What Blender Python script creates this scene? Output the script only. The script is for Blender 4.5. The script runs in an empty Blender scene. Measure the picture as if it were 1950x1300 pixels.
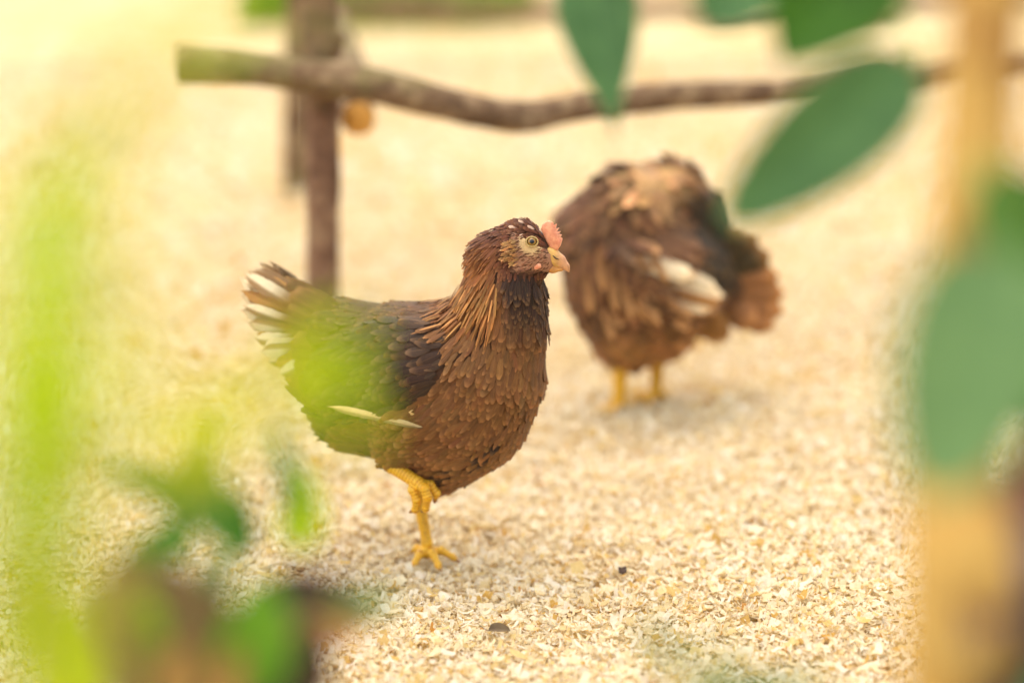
import bpy, math, random
import numpy as np
from mathutils import Vector

rng = np.random.default_rng(7)
random.seed(7)
SC = bpy.context.scene
COL = SC.collection
R = math.radians

# ------------------------------------------------------------------ camera, sky, sun, exposure
CAM_H, PITCH, LENS = 0.94, R(16.0), 85.0
cam_data = bpy.data.cameras.new('camera')
cam_data.lens = LENS; cam_data.sensor_width = 36.0
cam_data.clip_start = 0.05; cam_data.clip_end = 1000
cam_data.dof.use_dof = True
cam_data.dof.focus_distance = 2.415
cam_data.dof.aperture_fstop = 1.45
cam = bpy.data.objects.new('camera', cam_data)
cam.location = (0, 0, CAM_H); cam.rotation_euler = (R(90) - PITCH, 0, 0)
COL.objects.link(cam); SC.camera = cam

SUN_ELEV, SUN_AZ = R(76), R(-50)          # azimuth from +Y (away from the camera), negative = to the left
world = bpy.data.worlds.new('World'); SC.world = world; world.use_nodes = True
wn = world.node_tree.nodes; wn.clear()
wo = wn.new('ShaderNodeOutputWorld'); wb = wn.new('ShaderNodeBackground'); ws = wn.new('ShaderNodeTexSky')
ws.sky_type = 'NISHITA'; ws.sun_disc = False; ws.sun_elevation = SUN_ELEV; ws.sun_rotation = SUN_AZ
ws.air_density = 0.5; ws.dust_density = 3.5; ws.ozone_density = 0.3
wb.inputs['Strength'].default_value = 0.12
world.node_tree.links.new(ws.outputs[0], wb.inputs[0]); world.node_tree.links.new(wb.outputs[0], wo.inputs[0])
sun_d = bpy.data.lights.new('sun', 'SUN'); sun_d.energy = 1.5; sun_d.angle = R(160); sun_d.color = (1.0, 0.965, 0.80)
sun = bpy.data.objects.new('sun', sun_d)
sdir = Vector((math.sin(SUN_AZ) * math.cos(SUN_ELEV), math.cos(SUN_AZ) * math.cos(SUN_ELEV), math.sin(SUN_ELEV)))
sun.rotation_euler = (-sdir).to_track_quat('-Z', 'Y').to_euler()
sun.location = (0, 0, 6); COL.objects.link(sun)
SC.view_settings.view_transform = 'Standard'; SC.view_settings.look = 'None'
SC.view_settings.gamma = 1.0; SC.view_settings.exposure = 1.44
SC.view_settings.use_curve_mapping = False
SC.cycles.use_denoising = True
SC.cycles.max_bounces = 6; SC.cycles.diffuse_bounces = 3; SC.cycles.transmission_bounces = 4
SC.cycles.use_adaptive_sampling = True; SC.cycles.adaptive_threshold = 0.025

# ------------------------------------------------------------------ measuring helpers
FPX = LENS / 36 * 1950
CAMP = np.array([0, 0, CAM_H])
AX_U = np.array([0, math.sin(PITCH), math.cos(PITCH)]); AX_W = np.array([0, math.cos(PITCH), -math.sin(PITCH)])

def ray(px, py):
    return AX_W + np.array([1., 0, 0]) * (px - 975) / FPX - AX_U * (py - 650) / FPX

def at(px, py, depth):                     # a point at a real distance from the lens
    return CAMP + ray(px, py) * depth

def ground_at(px, py, z=0.0):
    d = ray(px, py); return CAMP + d * ((z - CAM_H) / d[2])

def lin(r, g, b):
    return tuple(((c / 255) / 12.92 if c / 255 <= 0.04045 else ((c / 255 + 0.055) / 1.055) ** 2.4) for c in (r, g, b))

# ------------------------------------------------------------------ object helpers
def link(o, parent=None):
    COL.objects.link(o)
    if parent is not None: o.parent = parent
    return o

def tag(o, label=None, cat=None, group=None, kind=None):
    if label: o['label'] = label
    if cat: o['category'] = cat
    if group: o['group'] = group
    if kind: o['kind'] = kind
    return o

def empty(name, loc, rz=0.0):
    o = bpy.data.objects.new(name, None); o.empty_display_size = 0.05
    o.location = loc; o.rotation_euler = (0, 0, rz)
    return link(o)

def mesh_np(name, V, Q, mat=None, parent=None, uv=None, col=None, smooth=True):
    """V (n,3); Q (m,k) with k 3 or 4 or a list of such arrays; uv and col are per vertex."""
    Qs = Q if isinstance(Q, list) else [Q]
    me = bpy.data.meshes.new(name)
    loops = np.concatenate([q.ravel() for q in Qs]).astype(np.int32)
    tot = np.concatenate([np.full(len(q), q.shape[1]) for q in Qs]).astype(np.int32)
    start = np.concatenate([[0], np.cumsum(tot)[:-1]]).astype(np.int32)
    me.vertices.add(len(V)); me.vertices.foreach_set('co', np.asarray(V, np.float32).ravel())
    me.loops.add(len(loops)); me.loops.foreach_set('vertex_index', loops)
    me.polygons.add(len(tot)); me.polygons.foreach_set('loop_start', start); me.polygons.foreach_set('loop_total', tot)
    me.polygons.foreach_set('use_smooth', np.full(len(tot), smooth))
    if uv is not None:
        l = me.uv_layers.new(name='UVMap'); l.data.foreach_set('uv', np.asarray(uv, np.float32)[loops].ravel())
    if col is not None:
        a = me.color_attributes.new('col', 'FLOAT_COLOR', 'POINT'); a.data.foreach_set('color', np.asarray(col, np.float32).ravel())
    me.update(); me.validate()
    o = bpy.data.objects.new(name, me)
    if mat: me.materials.append(mat)
    return link(o, parent)

def unit(v):
    v = np.asarray(v, float); return v / np.maximum(np.linalg.norm(v, axis=-1, keepdims=True), 1e-9)

def catmull(pts, n):
    P = np.asarray(pts, float); P = np.vstack([2 * P[0] - P[1], P, 2 * P[-1] - P[-2]])
    out = []
    for i in range(1, len(P) - 2):
        for t in np.linspace(0, 1, n, endpoint=False):
            a, b, c, d = P[i - 1], P[i], P[i + 1], P[i + 2]
            out.append(0.5 * (2 * b + (c - a) * t + (2 * a - 5 * b + 4 * c - d) * t * t + (3 * b - a - 3 * c + d) * t ** 3))
    out.append(P[-2]); return np.array(out)

def tube(pts, radii, sides=10, steps=6, rough=0.0, seed=0):
    """A tapered, slightly irregular round branch with end caps -> V, [quads, tris]."""
    r_ = np.random.default_rng(seed)
    C = catmull(np.hstack([np.asarray(pts, float), np.asarray(radii, float)[:, None]]), steps)
    P, rad = C[:, :3], C[:, 3]
    T = unit(np.gradient(P, axis=0)); up = np.array([0, 0, 1.0]) if abs(T[0, 2]) < 0.8 else np.array([1.0, 0, 0])
    V = []
    ph = r_.uniform(0, 6.28, 4)
    for i, (p, t, r) in enumerate(zip(P, T, rad)):
        s = unit(np.cross(t, up)); up = unit(np.cross(s, t))
        a = np.arange(sides) * 2 * math.pi / sides
        k = 1 + rough * (np.sin(2 * a + ph[0] + i * 0.31) * 0.6 + np.sin(3 * a + ph[1] - i * 0.53) * 0.5 + 0.6 * math.sin(i * 0.9 + ph[2])) + r_.normal(0, rough * 0.25, sides)
        V.append(p + (np.cos(a)[:, None] * s + np.sin(a)[:, None] * up) * (r * k)[:, None])
    n = len(P); V = np.vstack(V + [P[:1], P[-1:]])
    i, j = np.meshgrid(np.arange(n - 1), np.arange(sides), indexing='ij'); i = i.ravel(); j = j.ravel(); k = (j + 1) % sides
    Q = np.stack([i * sides + j, i * sides + k, (i + 1) * sides + k, (i + 1) * sides + j], 1)
    j = np.arange(sides); k = (j + 1) % sides
    T1 = np.stack([np.full(sides, n * sides), k, j], 1); T2 = np.stack([np.full(sides, n * sides + 1), (n - 1) * sides + j, (n - 1) * sides + k], 1)
    return V, [Q, np.vstack([T1, T2])]

# ------------------------------------------------------------------ materials
def new_mat(name):
    m = bpy.data.materials.new(name); m.use_nodes = True
    nt = m.node_tree; nt.nodes.clear()
    return m, nt.nodes, nt.links

def node(N, typ, **kw):
    n = N.new(typ)
    for k, v in kw.items():
        if hasattr(n, k): setattr(n, k, v)
        else: n.inputs[k.replace('_', ' ')].default_value = v
    return n

def ramp(N, stops):
    n = N.new('ShaderNodeValToRGB'); e = n.color_ramp.elements
    while len(e) < len(stops): e.new(0.5)
    for x, (p, c) in zip(e, stops): x.position = p; x.color = (*c, 1)
    return n

def mixc(N, L, a, b, fac, blend='MIX'):
    n = N.new('ShaderNodeMix'); n.data_type = 'RGBA'; n.blend_type = blend
    for s, v in ((0, fac), (6, a), (7, b)):
        if hasattr(v, 'links') or hasattr(v, 'is_linked'): L.new(v, n.inputs[s])
        elif s == 0: n.inputs[0].default_value = v
        else: n.inputs[s].default_value = (*v, 1)
    return n.outputs[2]

def mth(N, L, op, *vals):
    n = N.new('ShaderNodeMath'); n.operation = op
    for i, v in enumerate(vals):
        if hasattr(v, 'is_linked'): L.new(v, n.inputs[i])
        else: n.inputs[i].default_value = v
    return n.outputs[0]

def finish(N, L, color, rough=0.7, bump=None, bump_str=0.3, bump_dist=0.002, transl=None, transl_fac=0.35, spec=0.3, sheen=0.0, sss=0.0):
    p = N.new('ShaderNodeBsdfPrincipled'); out = N.new('ShaderNodeOutputMaterial')
    if hasattr(color, 'is_linked'): L.new(color, p.inputs['Base Color'])
    else: p.inputs['Base Color'].default_value = (*color, 1)
    if hasattr(rough, 'is_linked'): L.new(rough, p.inputs['Roughness'])
    else: p.inputs['Roughness'].default_value = rough
    p.inputs['Specular IOR Level'].default_value = spec
    p.inputs['Sheen Weight'].default_value = sheen
    p.inputs['Subsurface Weight'].default_value = sss
    p.inputs['Subsurface Radius'].default_value = (0.004, 0.0015, 0.0008); p.inputs['Subsurface Scale'].default_value = 0.5
    if bump is not None:
        b = N.new('ShaderNodeBump'); b.inputs['Strength'].default_value = bump_str; b.inputs['Distance'].default_value = bump_dist
        L.new(bump, b.inputs['Height']); L.new(b.outputs[0], p.inputs['Normal'])
    if transl is not None:
        t = N.new('ShaderNodeBsdfTranslucent'); mx = N.new('ShaderNodeMixShader'); mx.inputs[0].default_value = transl_fac
        if hasattr(transl, 'is_linked'): L.new(transl, t.inputs[0])
        else: t.inputs[0].default_value = (*transl, 1)
        L.new(p.outputs[0], mx.inputs[1]); L.new(t.outputs[0], mx.inputs[2]); L.new(mx.outputs[0], out.inputs[0])
    else: L.new(p.outputs[0], out.inputs[0])

def objco(N, L, scale=1.0, stretch=None):
    tc = N.new('ShaderNodeTexCoord')
    if stretch is None: return tc.outputs['Object']
    mp = N.new('ShaderNodeMapping'); mp.inputs['Scale'].default_value = stretch
    L.new(tc.outputs['Object'], mp.inputs[0]); return mp.outputs[0]

def noise(N, L, vec, scale, detail=4.0, rough=0.55):
    n = N.new('ShaderNodeTexNoise'); n.inputs['Scale'].default_value = scale; n.inputs['Detail'].default_value = detail
    n.inputs['Roughness'].default_value = rough
    if vec is not None: L.new(vec, n.inputs['Vector'])
    return n.outputs['Fac']

def mat_ground():
    m, N, L = new_mat('shavings_bed')
    v = objco(N, L)
    a = noise(N, L, v, 2.3, 5); b = noise(N, L, v, 55, 6, 0.7); c = noise(N, L, v, 9, 4)
    r1 = ramp(N, [(0.30, lin(180, 156, 114)), (0.45, lin(202, 182, 142)), (0.62, lin(214, 197, 160)), (0.8, lin(222, 208, 176))]); L.new(b, r1.inputs[0])
    r2 = ramp(N, [(0.33, lin(240, 220, 180)), (0.55, (1, 1, 1))]); L.new(c, r2.inputs[0])
    col = mixc(N, L, r1.outputs[0], r2.outputs[0], 0.55, 'MULTIPLY')
    r3 = ramp(N, [(0.38, lin(240, 224, 186)), (0.6, (1, 1, 1))]); L.new(a, r3.inputs[0])
    col = mixc(N, L, col, r3.outputs[0], 0.5, 'MULTIPLY')
    finish(N, L, col, 0.95, b, 0.6, 0.012, spec=0.0)
    return m

def mat_shaving():
    m, N, L = new_mat('wood_shaving')
    a = N.new('ShaderNodeVertexColor'); a.layer_name = 'col'
    v = objco(N, L, stretch=(1, 1, 1)); n = noise(N, L, v, 420, 3)
    r = ramp(N, [(0.3, (0.82, 0.76, 0.66)), (0.6, (1, 1, 1))]); L.new(n, r.inputs[0])
    col = mixc(N, L, a.outputs['Color'], r.outputs[0], 0.6, 'MULTIPLY')
    glow = mixc(N, L, col, lin(250, 206, 128), 0.45, 'MULTIPLY')
    finish(N, L, col, 0.65, n, 0.2, 0.001, transl=glow, transl_fac=0.5, spec=0.15)
    return m

def mat_feather():
    m, N, L = new_mat('feather')
    a = N.new('ShaderNodeVertexColor'); a.layer_name = 'col'
    uv = N.new('ShaderNodeUVMap'); uv.uv_map = 'UVMap'
    sp = N.new('ShaderNodeSeparateXYZ'); L.new(uv.outputs[0], sp.inputs[0])
    u = mth(N, L, 'ABSOLUTE', sp.outputs[0]); v = sp.outputs[1]
    # edge lacing from the rim of each feather
    rim = mth(N, L, 'MAXIMUM', mth(N, L, 'MULTIPLY', u, mth(N, L, 'ADD', mth(N, L, 'MULTIPLY', v, 0.45), 0.55)), v)
    er = ramp(N, [(0.72, (0, 0, 0)), (0.97, (1, 1, 1))]); L.new(rim, er.inputs[0])
    edge = mth(N, L, 'MULTIPLY', er.outputs[0], a.outputs['Alpha'])
    shaft = ramp(N, [(0.0, (1, 1, 1)), (0.09, (0, 0, 0))]); L.new(u, shaft.inputs[0])
    # barbs: fine slanted streaks
    w = N.new('ShaderNodeTexWave'); w.inputs['Scale'].default_value = 4.0; w.inputs['Distortion'].default_value = 4.0; w.inputs['Detail'].default_value = 2
    cb = N.new('ShaderNodeCombineXYZ'); L.new(mth(N, L, 'SUBTRACT', mth(N, L, 'MULTIPLY', v, 1.6), mth(N, L, 'MULTIPLY', u, 0.8)), cb.inputs[0]); L.new(sp.outputs[0], cb.inputs[1])
    L.new(cb.outputs[0], w.inputs['Vector'])
    br = ramp(N, [(0.0, (0.62, 0.60, 0.58)), (1.0, (1.16, 1.14, 1.12))]); L.new(w.outputs['Fac'], br.inputs[0])
    base = mixc(N, L, a.outputs['Color'], br.outputs[0], 0.75, 'MULTIPLY')
    lace = mixc(N, L, a.outputs['Color'], (1.9, 1.75, 1.55), 1.0, 'MULTIPLY')
    lace = mixc(N, L, lace, lin(204, 150, 90), 0.30)
    col = mixc(N, L, base, lace, edge)
    col = mixc(N, L, col, lace, mth(N, L, 'MULTIPLY', shaft.outputs[0], mth(N, L, 'MULTIPLY', a.outputs['Alpha'], 0.55)))
    n = noise(N, L, objco(N, L), 60, 3)
    nr = ramp(N, [(0.3, (0.8, 0.78, 0.76)), (0.7, (1.1, 1.1, 1.1))]); L.new(n, nr.inputs[0])
    col = mixc(N, L, col, nr.outputs[0], 0.8, 'MULTIPLY')
    finish(N, L, col, 0.62, w.outputs['Fac'], 0.25, 0.0006, spec=0.2, sheen=0.04)
    return m

def mat_vcol(name, rough=0.7, nscale=300, bump=0.4, sss=0.0, spec=0.3, dist=0.0008):
    m, N, L = new_mat(name)
    a = N.new('ShaderNodeVertexColor'); a.layer_name = 'col'
    n = noise(N, L, objco(N, L), nscale, 5)
    r = ramp(N, [(0.3, (0.72, 0.68, 0.64)), (0.65, (1.08, 1.06, 1.04))]); L.new(n, r.inputs[0])
    col = mixc(N, L, a.outputs['Color'], r.outputs[0], 0.7, 'MULTIPLY')
    finish(N, L, col, rough, n, bump, dist, sss=sss, spec=spec)
    return m

def mat_simple(name, c1, c2, scale, rough=0.6, bump=0.3, dist=0.001, stretch=None, sss=0.0, spec=0.3, lo=0.35, hi=0.65):
    m, N, L = new_mat(name)
    n = noise(N, L, objco(N, L, stretch=stretch), scale, 5)
    r = ramp(N, [(lo, c1), (hi, c2)]); L.new(n, r.inputs[0])
    finish(N, L, r.outputs[0], rough, n, bump, dist, sss=sss, spec=spec)
    return m

def mat_leaf(name, c1, c2, tr, fac=0.45, rough=0.4):
    m, N, L = new_mat(name)
    n = noise(N, L, objco(N, L), 35, 4)
    r = ramp(N, [(0.35, c1), (0.65, c2)]); L.new(n, r.inputs[0])
    uv = N.new('ShaderNodeUVMap'); uv.uv_map = 'UVMap'
    sp = N.new('ShaderNodeSeparateXYZ'); L.new(uv.outputs[0], sp.inputs[0])
    u = mth(N, L, 'ABSOLUTE', sp.outputs[0])
    w = N.new('ShaderNodeTexWave'); w.inputs['Scale'].default_value = 2.6; w.inputs['Distortion'].default_value = 0.6
    cb = N.new('ShaderNodeCombineXYZ'); L.new(mth(N, L, 'SUBTRACT', sp.outputs[1], mth(N, L, 'MULTIPLY', u, 0.35)), cb.inputs[0]); L.new(cb.outputs[0], w.inputs['Vector'])
    vr = ramp(N, [(0.0, (1, 1, 1)), (0.10, (0, 0, 0))]); L.new(w.outputs['Fac'], vr.inputs[0])
    mid = ramp(N, [(0.0, (1, 1, 1)), (0.07, (0, 0, 0))]); L.new(u, mid.inputs[0])
    vein = mth(N, L, 'MAXIMUM', mth(N, L, 'MULTIPLY', vr.outputs[0], 0.4), mid.outputs[0])
    col = mixc(N, L, r.outputs[0], tuple(min(1, c * 1.5 + 0.02) for c in c2), mth(N, L, 'MULTIPLY', vein, 0.6))
    finish(N, L, col, rough, vein, -0.3, 0.001, transl=tr, transl_fac=fac, spec=0.35)
    return m

def mat_bark(name, dark, mid_, light, moss=None, scale=28):
    m, N, L = new_mat(name)
    tc = N.new('ShaderNodeTexCoord')
    n1 = noise(N, L, tc.outputs['Object'], scale, 6, 0.65); n2 = noise(N, L, tc.outputs['Object'], scale * 5, 5, 0.7)
    r = ramp(N, [(0.3, dark), (0.5, mid_), (0.68, light)]); L.new(n1, r.inputs[0])
    r2 = ramp(N, [(0.3, (0.55, 0.52, 0.5)), (0.6, (1, 1, 1))]); L.new(n2, r2.inputs[0])
    col = mixc(N, L, r.outputs[0], r2.outputs[0], 0.8, 'MULTIPLY')
    if moss:
        n3 = noise(N, L, tc.outputs['Object'], 5, 4); r3 = ramp(N, [(0.5, (0, 0, 0)), (0.62, (1, 1, 1))]); L.new(n3, r3.inputs[0])
        col = mixc(N, L, col, moss, mth(N, L, 'MULTIPLY', r3.outputs[0], 0.6))
    finish(N, L, col, 0.85, n2, 0.6, 0.004, spec=0.15)
    return m

M = {}
M['ground'] = mat_ground(); M['shaving'] = mat_shaving(); M['feather'] = mat_feather()
M['down'] = mat_vcol('downy_body', 0.85, 500, 0.6)
M['scale_leg'] = mat_vcol('leg_scales', 0.42, 420, 0.5, sss=0.12, dist=0.0006)
M['beak'] = mat_vcol('horn_beak', 0.35, 200, 0.15, sss=0.1)
M['comb'] = mat_simple('comb_skin', lin(212, 132, 100), lin(230, 162, 124), 260, 0.5, 0.25, 0.0008, sss=0.2)
M['eyelid'] = mat_simple('eyelid_skin', lin(160, 132, 78), lin(192, 164, 104), 500, 0.5, 0.3, 0.0005)
M['bark_grey'] = mat_bark('perch_bark', lin(74, 56, 40), lin(128, 102, 76), lin(172, 148, 112), moss=lin(128, 132, 72))
M['bark_post'] = mat_bark('post_bark', lin(80, 58, 44), lin(132, 100, 78), lin(166, 136, 106), moss=lin(132, 128, 76))
M['bark_tan'] = mat_bark('sapling_bark', lin(150, 108, 56), lin(192, 154, 82), lin(214, 182, 108), scale=14)
M['bark_dark'] = mat_bark('dark_stem_bark', lin(70, 50, 40), lin(108, 78, 56), lin(138, 104, 72), scale=20)
M['sawn'] = mat_simple('sawn_wood', lin(214, 150, 66), lin(236, 182, 94), 60, 0.7, 0.2)
M['twine'] = mat_simple('pale_twine', lin(190, 176, 158), lin(224, 212, 196), 300, 0.9, 0.5)
M['lime'] = mat_leaf('lime_leaf', lin(164, 190, 6), lin(190, 208, 14), lin(214, 230, 4), 0.6)
M['yellowgreen'] = mat_leaf('yellow_green_leaf', lin(170, 180, 30), lin(198, 202, 48), lin(224, 226, 40), 0.6)
M['green'] = mat_leaf('green_leaf', lin(48, 104, 24), lin(76, 136, 34), lin(80, 150, 20), 0.35)
M['deep'] = mat_leaf('deep_green_leaf', lin(54, 98, 12), lin(72, 122, 18), lin(64, 124, 6), 0.35)
M['blue'] = mat_leaf('blue_green_leaf', lin(74, 114, 62), lin(92, 134, 76), lin(80, 138, 58), 0.3)
M['pale'] = mat_leaf('pale_green_leaf', lin(92, 128, 72), lin(110, 144, 82), lin(104, 146, 62), 0.3)
M['brown'] = mat_leaf('brown_leaf', lin(86, 56, 40), lin(120, 82, 58), lin(130, 78, 40), 0.25)
M['darkbrown'] = mat_leaf('dark_brown_leaf', lin(52, 36, 30), lin(80, 56, 42), lin(90, 50, 26), 0.2)
M['tanleaf'] = mat_leaf('tan_leaf', lin(160, 116, 66), lin(190, 140, 84), lin(190, 130, 60), 0.3)
M['midlime'] = mat_leaf('fresh_green_leaf', lin(86, 134, 8), lin(118, 160, 16), lin(120, 176, 4), 0.45)
M['stem'] = mat_simple('green_stem', lin(110, 140, 40), lin(150, 176, 60), 60, 0.5)
M['grass'] = mat_leaf('grass_blade', lin(84, 124, 24), lin(124, 156, 40), lin(130, 170, 30), 0.4)
M['meadow'] = mat_simple('meadow_grass', lin(70, 98, 30), lin(110, 132, 50), 3, 0.9, 0.5, 0.02)
M['dry'] = mat_simple('dry_litter', lin(104, 86, 62), lin(150, 130, 100), 120, 0.8, 0.5)

# ------------------------------------------------------------------ the ground
def vnoise(x, y, seed=0):
    def h(i, j):
        n = np.sin(i * 127.1 + j * 311.7 + seed * 74.7) * 43758.5453
        return n - np.floor(n)
    i, j = np.floor(x), np.floor(y); fx, fy = x - i, y - j
    fx = fx * fx * (3 - 2 * fx); fy = fy * fy * (3 - 2 * fy)
    return (h(i, j) * (1 - fx) + h(i + 1, j) * fx) * (1 - fy) + (h(i, j + 1) * (1 - fx) + h(i + 1, j + 1) * fx) * fy

def height(x, y):
    near = np.clip((12 - np.hypot(x, y - 3)) / 6, 0, 1)
    return near * ((vnoise(x * 3.1, y * 3.1) - 0.5) * 0.022 + (vnoise(x * 9, y * 9, 3) - 0.5) * 0.012)

def grid_axis(lo, hi, fine, far):
    mid = np.arange(lo, hi + fine / 2, fine); g = fine * 1.35 ** np.arange(1, 40); g = np.cumsum(g); g = g[g < far]
    return np.concatenate([lo - g[::-1], mid, hi + g])

gx = grid_axis(-1.6, 1.6, 0.04, 300); gy = grid_axis(0.6, 6.6, 0.04, 300)
GX, GY = np.meshgrid(gx, gy, indexing='ij')
GV = np.stack([GX, GY, height(GX, GY)], -1).reshape(-1, 3)
ni, nj = len(gx), len(gy)
ii, jj = np.meshgrid(np.arange(ni - 1), np.arange(nj - 1), indexing='ij'); ii = ii.ravel(); jj = jj.ravel()
GQ = np.stack([ii * nj + jj, (ii + 1) * nj + jj, (ii + 1) * nj + jj + 1, ii * nj + jj + 1], 1)
g_ob = mesh_np('ground', GV, GQ, M['ground']); tag(g_ob, kind='structure')
mv = np.array([(-300, 8.6, 0.012), (300, 8.6, 0.012), (300, 300, 0.012), (-300, 300, 0.012)], float)
tag(mesh_np('meadow', mv, np.array([[0, 1, 2, 3]]), M['meadow']), kind='structure')

def chips(n, y0, y1, lmean, seed, zmax, margin):
    r_ = np.random.default_rng(seed)
    y = r_.uniform(y0, y1, int(n * 1.0)); hw = 0.212 * (y + 0.25) + margin
    x = r_.uniform(-1, 1, len(y)) * hw.max(); k = np.abs(x) < hw; x, y = x[k], y[k]; n = len(x)
    Lc = np.clip(r_.lognormal(math.log(lmean), 0.42, n), lmean * 0.35, lmean * 3)
    Wc = Lc * r_.uniform(0.20, 0.70, n) * np.where(r_.random(n) < 0.38, 0.35, 1)
    bend = r_.normal(0, 1.0, n) * np.where(r_.random(n) < 0.4, 2.6, 1.0)
    yaw = r_.uniform(0, 2 * math.pi, n); pit = r_.normal(0, 0.30, n); rol = r_.normal(0, 0.36, n)
    rows = np.array([-1, -0.33, 0.33, 1.0]); V = np.zeros((n, 4, 2, 3))
    taper = r_.uniform(0.3, 1.0, (n, 4)); taper[:, 1:3] = np.maximum(taper[:, 1:3], 0.65); skew = r_.normal(0, 0.15, (n, 4))
    for a, t in enumerate(rows):
        ang = bend * t * 0.5
        lx = Lc / 2 * np.sinc(ang / math.pi) * t * np.cos(ang * 0.5); lz = Lc / 2 * t * np.sin(ang) * np.sign(1.0)
        for b, u in enumerate((-1, 1)):
            V[:, a, b, 0] = lx + skew[:, a] * Wc * 0.3; V[:, a, b, 1] = u * Wc / 2 * taper[:, a] ; V[:, a, b, 2] = np.abs(lz) * 0.9
    def rot(V, c, s, i, j):
        A = V[..., i] * c - V[..., j] * s; B = V[..., i] * s + V[..., j] * c; V[..., i], V[..., j] = A, B
    e = (slice(None), None, None)
    rot(V, np.cos(rol)[e], np.sin(rol)[e], 1, 2); rot(V, np.cos(pit)[e], np.sin(pit)[e], 0, 2); rot(V, np.cos(yaw)[e], np.sin(yaw)[e], 0, 1)
    V[..., 0] += x[e]; V[..., 1] += y[e]; V[..., 2] += (height(x, y) + 0.001 + zmax * r_.random(n) ** 1.3)[e]
    pal = np.array([lin(247, 243, 226), lin(245, 238, 210), lin(239, 228, 188), lin(230, 210, 150), lin(216, 182, 106), lin(200, 150, 76)])
    idx = r_.choice(len(pal), n, p=[0.37, 0.33, 0.19, 0.075, 0.028, 0.007])
    c = pal[idx] * r_.uniform(0.92, 1.05, (n, 1)); C = np.ones((n, 8, 4)); C[..., :3] = np.clip(c, 0, 0.93)[:, None]
    b = np.arange(n)[:, None] * 8
    Q = np.concatenate([b + np.array([2 * a, 2 * a + 1, 2 * a + 3, 2 * a + 2]) for a in range(3)])
    return V.reshape(-1, 3), Q, C.reshape(-1, 4)

parts = [chips(175000, 1.95, 2.95, 0.0086, 1, 0.012, 0.16), chips(70000, 2.95, 3.9, 0.011, 2, 0.012, 0.16), chips(26000, 3.9, 5.6, 0.020, 3, 0.014, 0.2), chips(9000, 1.3, 1.95, 0.012, 4, 0.010, 0.2), chips(75000, 1.0, 5.8, 0.015, 5, 0.007, 1.3)]
off = 0; VV, QQ, CC = [], [], []
for v, q, c in parts:
    VV.append(v); QQ.append(q + off); CC.append(c); off += len(v)
sh = mesh_np('wood_shavings', np.vstack(VV), np.vstack(QQ), M['shaving'], col=np.vstack(CC))
tag(sh, 'pale cream wood shavings strewn thickly over the ground', 'wood shavings', kind='stuff')

# ------------------------------------------------------------------ implicit surfaces (bodies, legs, beaks)
def sd_cone(P, a, b, ra, rb, ys):
    a = np.asarray(a, float); b = np.asarray(b, float)
    s = np.array([1, 1 / ys, 1]); Ps = P * s; A = a * s; B = b * s; d = B - A
    t = np.clip(((Ps - A) @ d) / max(d @ d, 1e-12), 0, 1)
    return (np.linalg.norm(Ps - A - t[:, None] * d, axis=1) - (ra + (rb - ra) * t)) * min(1, ys + 0.1)

def sd_ellipsoid(P, c, ax, Rm):
    q = (P - c) @ Rm.T / ax; k = np.linalg.norm(q, axis=1); k2 = np.linalg.norm(q / ax, axis=1)
    return k * (k - 1) / np.maximum(k2, 1e-9)

def smin(a, b, k):
    h = np.clip(0.5 + 0.5 * (b - a) / k, 0, 1); return b * (1 - h) + a * h - k * h * (1 - h)

class Field:
    def __init__(self): self.pr = []
    def cone(self, a, b, ra, rb, ys=1.0, k=0.02): self.pr.append(('c', a, b, ra, rb, ys, k))
    def ell(self, c, ax, Rm, k=0.004): self.pr.append(('e', np.asarray(c, float), np.asarray(ax, float), Rm, k))
    def __call__(self, P):
        f = np.full(len(P), 1.0)
        for p in self.pr:
            d = sd_cone(P, *p[1:6]) if p[0] == 'c' else sd_ellipsoid(P, *p[1:4])
            f = smin(f, d, p[-1])
        return f
    def grad(self, P, e=0.0015):
        g = np.stack([self(P + d) - self(P - d) for d in np.eye(3) * e], 1); return unit(g)
    def project(self, P, it=4):
        for _ in range(it): P = P - self.grad(P) * self(P)[:, None]
        return P

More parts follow.
